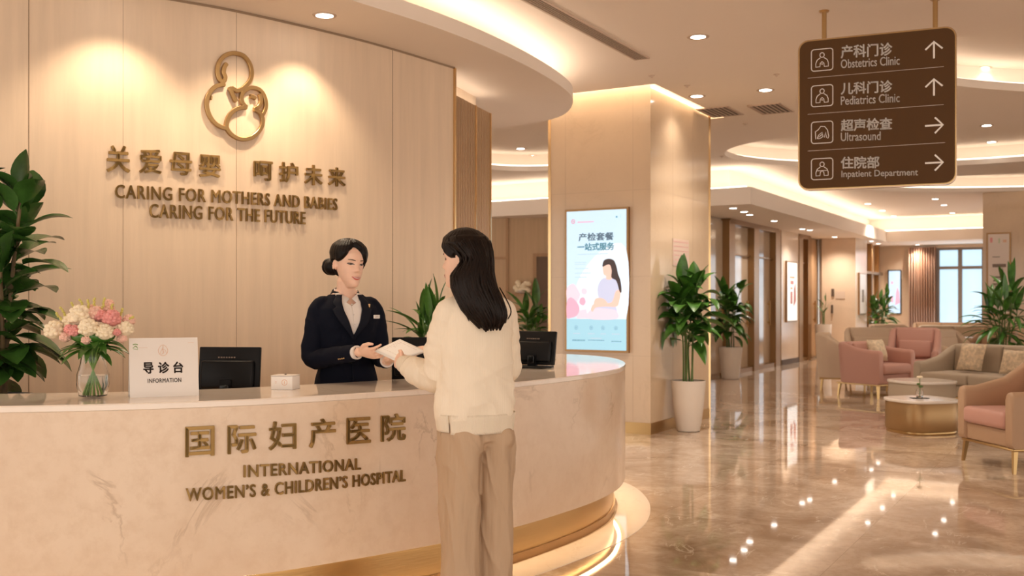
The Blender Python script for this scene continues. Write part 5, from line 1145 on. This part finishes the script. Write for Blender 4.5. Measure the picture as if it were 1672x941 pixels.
for sx in (-1, 1):
    mb = MB(); rows = []
    for k in range(25):
        z = 1.135+(1.356-1.135)*k/24; a0 = VW(z)*1.25*sx; wdt = (.02+.30*math.sin(min(1, (z-1.135)/.15)*1.3)) if z < 1.29 else (.21 if z < 1.302 else .30)
        rows.append([torso_pt(RB, RT, a0+sx*wdt*j/6, z, .0155-.0035*(j/6)+bust(a0+sx*wdt*j/6, z)+.001*sx) for j in range(7)])
    mb.rings(rows, closed=False); mb.build('lapel', M['navyl'], re_, mods=[solid(-.006)], ang=50)
    mb = MB(); b0 = RB(sx*.056, -.020, 1.384); b1 = RB(sx*.046, .045, 1.366); b2 = RB(sx*.006, .084, 1.334); b3 = RB(sx*.046, .096, 1.302); b4 = RB(sx*.070, .060, 1.346)
    mb.rings([[b0, b0.lerp(b4, .9)], [b1, b4], [b2+Vector((0, 0, .006)), b3+RB.f*.006]], closed=False); mb.build('shirt_collar', M['shirt'], re_, mods=[solid(.004)])
mb = MB(); [mb.ell(torso_pt(RB, RT, .0, z, .0155+bust(0, z)), (.004, .004, .004), 8, 6) for z in (1.31, 1.26, 1.21)]; mb.build('shirt_buttons', M['whitebox'], re_)
for z in (1.085, 1.02): mb = MB(); mb.ell(torso_pt(RB, RT, .05, z, .010), (.009, .006, .009), 12, 8); mb.build('jacket_button', M['black'], re_)
mb = MB(); mb.rings([[torso_pt(RB, RT, a, z, .009) for a in (.0, -.02)] for z in [.82+.03*k for k in range(11)]], closed=False); mb.build('front_edge', M['navyl'], re_, mods=[solid(.003)])
c = torso_pt(RB, RT, -.62, 1.248, .022+bust(.62, 1.248)); nb_n = (RB.f*math.cos(.5)-RB.r*math.sin(.5)); 
mb = MB(); mb.box(c, (.042, .004, .018), rz=math.atan2(nb_n.y, nb_n.x)+math.pi/2, bev=.001); nb = mb.build('name_badge', M['acrylic'], re_, smooth=False)
mb = MB()
for dz, L_ in ((.003, .022), (-.003, .030)): mb.box(c+nb_n*.0026+Vector((0, 0, dz)), (L_, .0008, .0016), rz=math.atan2(nb_n.y, nb_n.x)+math.pi/2)
mb.build('badge_print', M['inkg'], nb, smooth=False)
c = torso_pt(RB, RT, -.50, 1.300, .024); mb = MB(); mb.ell(c, (.004, .004, .009), 8, 6); mb.ell(c+Vector((0, 0, .008)), (.006, .004, .005), 8, 6); mb.build('lapel_pin', M['goldl'], re_)
for P_, nm in ((armR, 'shirt_cuff'), (armL, 'shirt_cuff')):
    a = P_[0][3]; b = P_[0][4]; mb = MB(); mb.tube([a.lerp(b, .6), a.lerp(b, .88)], [.034, .0335], 20, round_=False); mb.build(nm, M['shirt'], re_, ang=50)
mb = MB()
for k in range(4): mb.ell(elR.lerp(wrR, .62+.035*k)+Vector((-.01, -.036, -.02)), (.0045, .0035, .0045), 8, 6)
mb.build('cuff_buttons', M['gold'], re_)
mb = MB()
for sx in (-1, 1): q, r = smooth_path([RB(sx*.07, 0, .88), RB(sx*.075, 0, .5), RB(sx*.08, -.005, .05)], [(.088, .10), (.075, .08), (.065, .075)]); mb.tube(q, r, 16, round_=False)
mb.rings([torso_ring(RB, [(.7, .165, .115, 0), (.86, .163, .115, 0)], z, 32, 0) for z in (.74, .80, .86)]); mb.build('trousers', M['navy'], re_, mods=[remesh(.008, 4, .5)])
for sx in (-1, 1): mb = MB(); mb.tube([RB(sx*.08, -.05, .03), RB(sx*.08, .05, .03), RB(sx*.08, .14, .022)], [(.035, .032), (.04, .028), (.022, .018)], 14, ref=RB.r); mb.build('shoe', M['black'], re_)
# hair: cap over the skull, parted, drawn back to a bun
def hair_cap(mb, HF, hs, hairline, thick, zmin, n=96, extra=None):
    zs = [zmin+(.228-zmin)*k/44 for k in range(45)]; rs = []
    for z in zs:
        hw, yf, yb = lerp_tab(HT, z); yc = (yf+yb)/2; ring = []
        for j, (x, y, zz) in enumerate(head_ring(z, n, 0, False)):
            m = hairline(x, y-yc, z, y); o = -.007+(thick(x, y, z)+.007)*m; d = Vector((x/hw, (y-yc)/((yf-yb)/2), 0)); d = d.normalized()*(1-max(0, (z-.17)/.06)**1*.75) if d.length else d; d.z = max(0, (z-.165)/.058); d.normalize()
            o += .0012*math.sin(j*2.1+z*40)*m
            ring.append(HF((x+d.x*o)*hs, (y+d.y*o)*hs, (z+d.z*o)*hs))
        rs.append(ring)
    mb.rings(rs)
def sst(a, b, x): t = max(0, min(1, (x-a)/(b-a))); return t*t*(3-2*t)
def hl_bun(x, dy, z, y):
    if y < -.036: return sst(.030, .055, z)
    if y < -.002: return sst(.128, .140, z)
    # hairline height across the face: high at the part, sweeping low at the temples
    part = .012; u = abs(x-part); hz = .205-.9*max(0, u-.006)-(.0 if u < .03 else (u-.03)*1.2)
    hz = max(hz, .130-(.035-min(.035, y))*1.6) if abs(x) > .05 else hz
    return sst(hz-.004, hz+.006, z)
mb = MB(); hair_cap(mb, RH, 1.0, hl_bun, lambda x, y, z: .013+.010*sst(.14, .2, z)+.006*sst(0, -.07, y)-.007*g(x-.012, .004)*sst(-.03, .04, y), .03)
mb.build('hair', M['hair'], re_, ang=80, mods=[subsurf(1)])
mb = MB(); bc = RH(.022, -.128, .098); mb.ell(bc, (.046, .046, .044), 24, 16); ax = RH.m
for k in range(5):
    a = k*1.25; cc = bc+RH.m @ Vector((.018*math.cos(a), -.010, .018*math.sin(a))); q = []
    for j in range(13): b = a+j/12*4.2; q.append(bc+RH.m @ Vector((.030*math.cos(b), -.018-.012*math.sin(j/12*3.1), .030*math.sin(b))))
    mb.tube(q, [.006+.010*math.sin(math.pi*j/12) for j in range(13)], 8)
mb.build('hair_bun', M['hair'], re_, ang=80)
# ------------------------------------------------------------------ customer
co = Vector((-.150, 4.18, 0)); CB = Frame(co, (-.50, .866)); CH = Frame((-.195, 4.175, 1.380), (-.92, .39), tilt=-.02, pitch=-.04)
ce = empty('person', co, 0, 'customer with long black hair, cream sweater and tan trousers, seen from behind at the counter', 'person')
CT = [(.80, .152, .114, 0), (.86, .160, .122, 0), (.95, .155, .118, 0), (1.05, .149, .112, 0), (1.15, .153, .115, 0), (1.24, .160, .115, 0), (1.285, .152, .102, -.008), (1.32, .128, .084, -.014), (1.350, .100, .068, -.014), (1.366, .066, .058, -.008)]
sL, sR = CB(-.125, -.008, 1.278), CB(.125, -.008, 1.278)
eL = W(716, 611, 4.20); wL = W(657, 594, 4.40); eR = CB(.178, .08, 1.03); wR = W(704, 570, 4.62)
aL = ([sL, sL.lerp(eL, .5)+CB.r*-.012, eL, eL.lerp(wL, .5), wL], [.058, .047, .043, .036, .027]); aR = ([sR, sR.lerp(eR, .5)+CB.r*.012, eR, eR.lerp(wR, .5), wR], [.058, .047, .043, .036, .027])
hL2 = dict(wrist=wL, d=W(640, 584, 4.52)-wL, n=(.1, .9, .0), thumb_side=-1, curl=(.8, .9, .6), thumb=(.7, .0), scale=.88)
hR2 = dict(wrist=wR, d=W(670, 569, 4.68)-wR, n=(-.1, .25, -.9), thumb_side=1, curl=(.2, .4, .3), thumb=(.7, .3), scale=.86)
mb = body_parts(CB, CH, .99, CB(0, -.01, 1.30), CH(0, -.022, .035), None, [aL, aR], [hL2, hR2], CT, [([CB(sx*.078, 0, .85), CB(sx*.08, .01, .46), CB(sx*.08, -.01, .08), CB(sx*.08, .05, .04), CB(sx*.08, .12, .03)], [.075, .05, .035, .035, .025]) for sx in (-1, 1)])
cbd = mb.build('body', M['skin'], ce, mods=[remesh(.0035, 2, .5)]); face_features(cbd, CH, .99)
# sweater: loose, dropped shoulder, ribbed cuffs and split hem
mb = MB(); zs = [.845+(1.36-.845)*k/26 for k in range(27)]; rs = []
for z in zs:
    r = torso_ring(CB, CT, z, 64, .004); rr_ = []
    for j, p in enumerate(r):
        a = 2*math.pi*j/64; v = p-CB(0, 0, z); v.z = 0
        k = 1+.030*math.sin(a*5+z*16)*sst(1.25, .95, z)+.02*math.sin(a*3-z*22)+.05*math.exp(-((z-.905)/.030)**2)+.018*math.sin(a*9-z*31)*math.exp(-((z-.95)/.07)**2)
        rr_.append(p+v*(k-1))
    rs.append(rr_)
mb.rings(rs)
def sleeve(mb, P_, bag=1.0, sag=0):
    a = [P_[0]+(Vector((co.x, co.y, 1.27))-P_[0])*.25]+P_[:2]+[P_[2]+Vector((0, 0, -sag*.3)), P_[3]+Vector((0, 0, -sag)), P_[3].lerp(P_[4], .62)]; r = [.052, .057, .058*bag, .060*bag, .056*bag, .040]
    q, rr_ = smooth_path(a, r, 9)
    for i in range(len(q)): k = 1+.045*math.sin(i*1.35)*sst(5, 20, i)+.03*math.sin(i*2.3+1); rr_[i] = (rr_[i][0]*k, rr_[i][1]*k)
    mb.tube(q, rr_, 20)
sleeve(mb, aL[0], 1.05, .018); sleeve(mb, aR[0], 1.0, .01)
mb.build('sweater', M['knit'], ce, mods=[remesh(.0055, 6, .6), folds(lambda c: .007*ridge((c.x*6+c.z*3, c.y*6, c.z*8-c.x*4))*sst(1.22, 1.0, c.z)+.004*ridge((c.x*4+5, c.y*4, c.z*11+c.x*6))*sst(.9, 1.0, c.z)*sst(1.30, 1.2, c.z))])
for P_ in (aL[0], aR[0]):
    a, b = P_[3], P_[4]; d = b-a; mb = MB(); mb.tube([a.lerp(b, .50), a.lerp(b, .60), a.lerp(b, .96), a.lerp(b, 1.0)], [.045, .044, .037, .034], 22, round_=False); mb.build('ribbed_cuff', M['rib'], ce, ang=50)
# hem in two overlapping panels with the side split
def hem(a0, a1, z0, off, nm):
    mb = MB(); rs = []
    for k in range(7):
        z = z0+(.872-z0)*k/6; rs.append([torso_pt(CB, CT, a0+(a1-a0)*j/40, max(z, .801), off+.0025*math.sin((a0+(a1-a0)*j/40)*6)*(1-k/6)) -Vector((0, 0, max(0, .801-z))) for j in range(41)])
    mb.rings(rs, closed=False); return mb.build(nm, M['rib'], ce, mods=[solid(.006)])
hem(1.66, 4.20, .795, .011, 'ribbed_hem'); hem(-2.03, 1.60, .803, .011, 'ribbed_hem')
mb = MB(); q = [CB(.062*math.sin(a), -.010+.058*math.cos(a), 1.352+.008*math.cos(a)) for a in [2*math.pi*k/24 for k in range(24)]]
mb.rings([[p+Vector((0, 0, dz))+(p-CB(0, -.01, p.z))*o for dz, o in ((-.012, .05), (.006, .12), (.014, .02), (-.008, -.1))] for p in q], loop=True); mb.build('neckband', M['rib'], ce)
# wide trousers
mb = MB()
mb.rings([torso_ring(CB, [(.70, .150, .112, -.004), (.78, .150, .110, -.004), (.86, .135, .100, 0)], z, 40, 0) for z in (.76, .80, .84, .86)])
mb.rings([[CB(.13*k*math.cos(a), -.006+.100*k*math.sin(a), z) for a in [2*math.pi*j/24 for j in range(24)]] for z, k in ((.69, .25), (.715, .6), (.745, .9), (.79, 1.05))])
for sx in (-1, 1):
    q, r = smooth_path([CB(sx*.076, -.004, .80), CB(sx*.075, -.008, .70), CB(sx*.0745, -.006, .50), CB(sx*.075, -.006, .28), CB(sx*.078, -.002, .045)], [(.074, .104), (.076, .112), (.0745, .100), (.071, .092), (.075, .095)], 10)
    rs = []
    for i, (p, rr_) in enumerate(zip(q, r)):
        ring = []
        for j in range(40):
            a = 2*math.pi*j/40; k = 1+.045*math.sin(a*3+i*.13+sx)+.030*math.sin(a*5-i*.27)+.05*g((a-4.71+.35*sx), .14)*sst(2, 12, i)
            ring.append(p+CB.r*(rr_[0]*k*math.cos(a))+CB.f*(rr_[1]*k*math.sin(a)))
        rs.append(ring)
    mb.rings(rs)
for sx in (-1, 1): mb.ell(CB(sx*.066, -.058, .765), (.068, .062, .075), 18, 12)
mb.build('trousers', M['trouser'], ce, mods=[remesh(.0055, 5, .6), folds(lambda c: .008*ridge((c.x*10+c.z*1.5, c.y*10, c.z*2.2+3))+.006*ridge((c.x*6, c.y*6, c.z*9+c.x*9))*g(c.z-.72, .06))])
mb = MB(); a = CB(-.166, -.01, .80); mb.tube([CB(-.153, .0, .80), CB(-.150, .0, .74)], [(.0015, .006), (.0015, .003)], 6, ref=CB.f); mb.build('pocket_edge', M['trouser'], ce)
for sx in (-1, 1): mb = MB(); mb.tube([CB(sx*.08, -.06, .03), CB(sx*.08, .05, .03), CB(sx*.08, .14, .025)], [(.038, .034), (.044, .03), (.026, .02)], 14, ref=CB.r); mb.build('shoe', M['pot'], ce)
# long hair
def hl_long(x, dy, z, y):
    if y < -.040: return 1
    if y < .0: return sst(.128, .140, z)
    u = abs(x+.01); hz = .200-.75*max(0, u-.004)-(0 if u < .03 else (u-.03)*1.6)
    return sst(max(hz, .122)-.004, max(hz, .122)+.006, z)
mb = MB(); hair_cap(mb, CH, .99, hl_long, lambda x, y, z: .012+.009*sst(.14, .2, z)+.006*sst(.02, -.07, y)*sst(.2, .1, z)-.010*g(x+.01, .004)*sst(-.03, .04, y), .02)
mb.build('hair', M['hairb'], ce, ang=80, mods=[subsurf(1)])
def HP(px, py, Y): return W(px, py, Y)
rowsH = [(377, 758, 772, 4.165, .018), (380, 745, 784, 4.165, .045), (388, 729, 797, 4.165, .088), (398, 724, 803, 4.165, .104), (408, 735, 805, 4.16, .108), (416, 747, 805, 4.155, .104), (426, 752, 806, 4.15, .100), (434, 751, 806, 4.14, .098), (442, 741, 806, 4.125, .092), (452, 736, 807, 4.10, .08), (470, 737, 811, 4.085, .07), (488, 745, 819, 4.06, .06), (503, 752, 826, 4.05, .05), (516, 762, 828, 4.045, .042), (526, 773, 826, 4.045, .034), (534, 783, 817, 4.048, .022), (538, 790, 808, 4.05, .008)]
rr = random.Random(2); N = 64; rs = []
tabs = [(y, (x0+x1)/2, (x1-x0)/2, Y, t) for y, x0, x1, Y, t in rowsH]
for k in range(81):
    y = 377+161*k/80; cx, hw, Y, t = lerp_tab(tabs, y); s_ = Y/F; c = W(cx, y, Y); ring = []
    for j in range(N):
        a = 2*math.pi*j/N; amp = .012*sst(380, 400, y)+.025*sst(410, 470, y)+.03*sst(490, 535, y); kk = 1+amp*(math.sin(a*9+.04*y+math.sin(y*.03)*2)*.6+math.sin(a*17-.06*y)*.4)
        ring.append(c+Vector((math.cos(a)*hw*s_*kk, math.sin(a)*t*kk, 0)))
    rs.append(ring)
mb = MB(); mb.rings(rs); 
for k in range(70):   # loose locks over the surface and at the tips
    a = rr.uniform(3.3, 6.1); y0 = rr.uniform(381, 440); y1 = rr.uniform(515, 541); P_ = []
    for i in range(9):
        y = y0+(y1-y0)*i/8; cx, hw, Y, t = lerp_tab(tabs, min(y, 533)); c = W(cx, y, Y); sw = .10*math.sin(i*.7+k); sw *= (y-380)/150; P_.append(c+Vector((math.cos(a+sw)*hw*Y/F*.985, math.sin(a+sw)*t*.995, 0)))
    mb.tube(P_, [(.0035+.0045*math.sin(math.pi*min(1, (i+1)/9.5)))*1.0 for i in range(9)], 6)
for x0, y0, x1, y1, x2, y2 in ((744, 450, 752, 490, 766, 525), (741, 455, 757, 500, 760, 515), (816, 470, 834, 505, 829, 522)):
    mb.tube(catmull([W(x0, y0, 4.1), W(x1, y1, 4.03), W(x2, y2, 4.04)], 6), [.0025]*12+[.001], 6)
mb.build('long_hair', M['hairb'], ce, ang=80)
# ------------------------------------------------------------------ papers in their hands
a, b, c, d = W(614, 573, 4.82), W(654, 555, 4.76), W(697, 575, 4.56), W(643, 585, 4.60)
d = a+c-b+(d-(a+c-b))*.5
pn = (b-a).cross(d-a).normalized()
if pn.z < 0: pn = -pn
def sheet(o_, name, m, label, sh=0):
    mb = MB(); N = 10
    rs = []
    for i in range(N+1):
        u = i/N; l = a.lerp(b, 1-u); r = d.lerp(c, 1-u); rs.append([l.lerp(r, v/N)+pn*(o_+.006*math.sin(math.pi*u)*math.sin(math.pi*v/N))+(c-d)*sh for v in range(N+1)])
    mb.rings(rs, closed=False); ob = mb.build(name, m, mods=[solid(.0008)]); tag(ob, label, 'paper'); return ob
pp = sheet(.004, 'paper_sheet', M['paper'], 'top white printed sheet passed between receptionist and customer')
sheet(-.001, 'paper_sheet', M['paper'], 'white sheet beneath the printed one in the two women’s hands', -.06)
mb = MB(); rr = random.Random(5)
for i in range(9):
    u = .14+.08*i; v = .12
    while v < .8:
        v2 = min(.88, v+rr.uniform(.04, .16)); P_ = []
        for uu, vv in ((u, v), (u, v2), (u+.014, v2), (u+.014, v)): P_.append(a.lerp(b, 1-uu).lerp(d.lerp(c, 1-uu), vv)+pn*(.0052+.006*math.sin(math.pi*uu)*math.sin(math.pi*vv)))
        mb.add(P_, [(0, 1, 2, 3)]); v = v2+.03
        if rr.random() < .25: break
mb.build('print', M['printline'], pp, smooth=False)
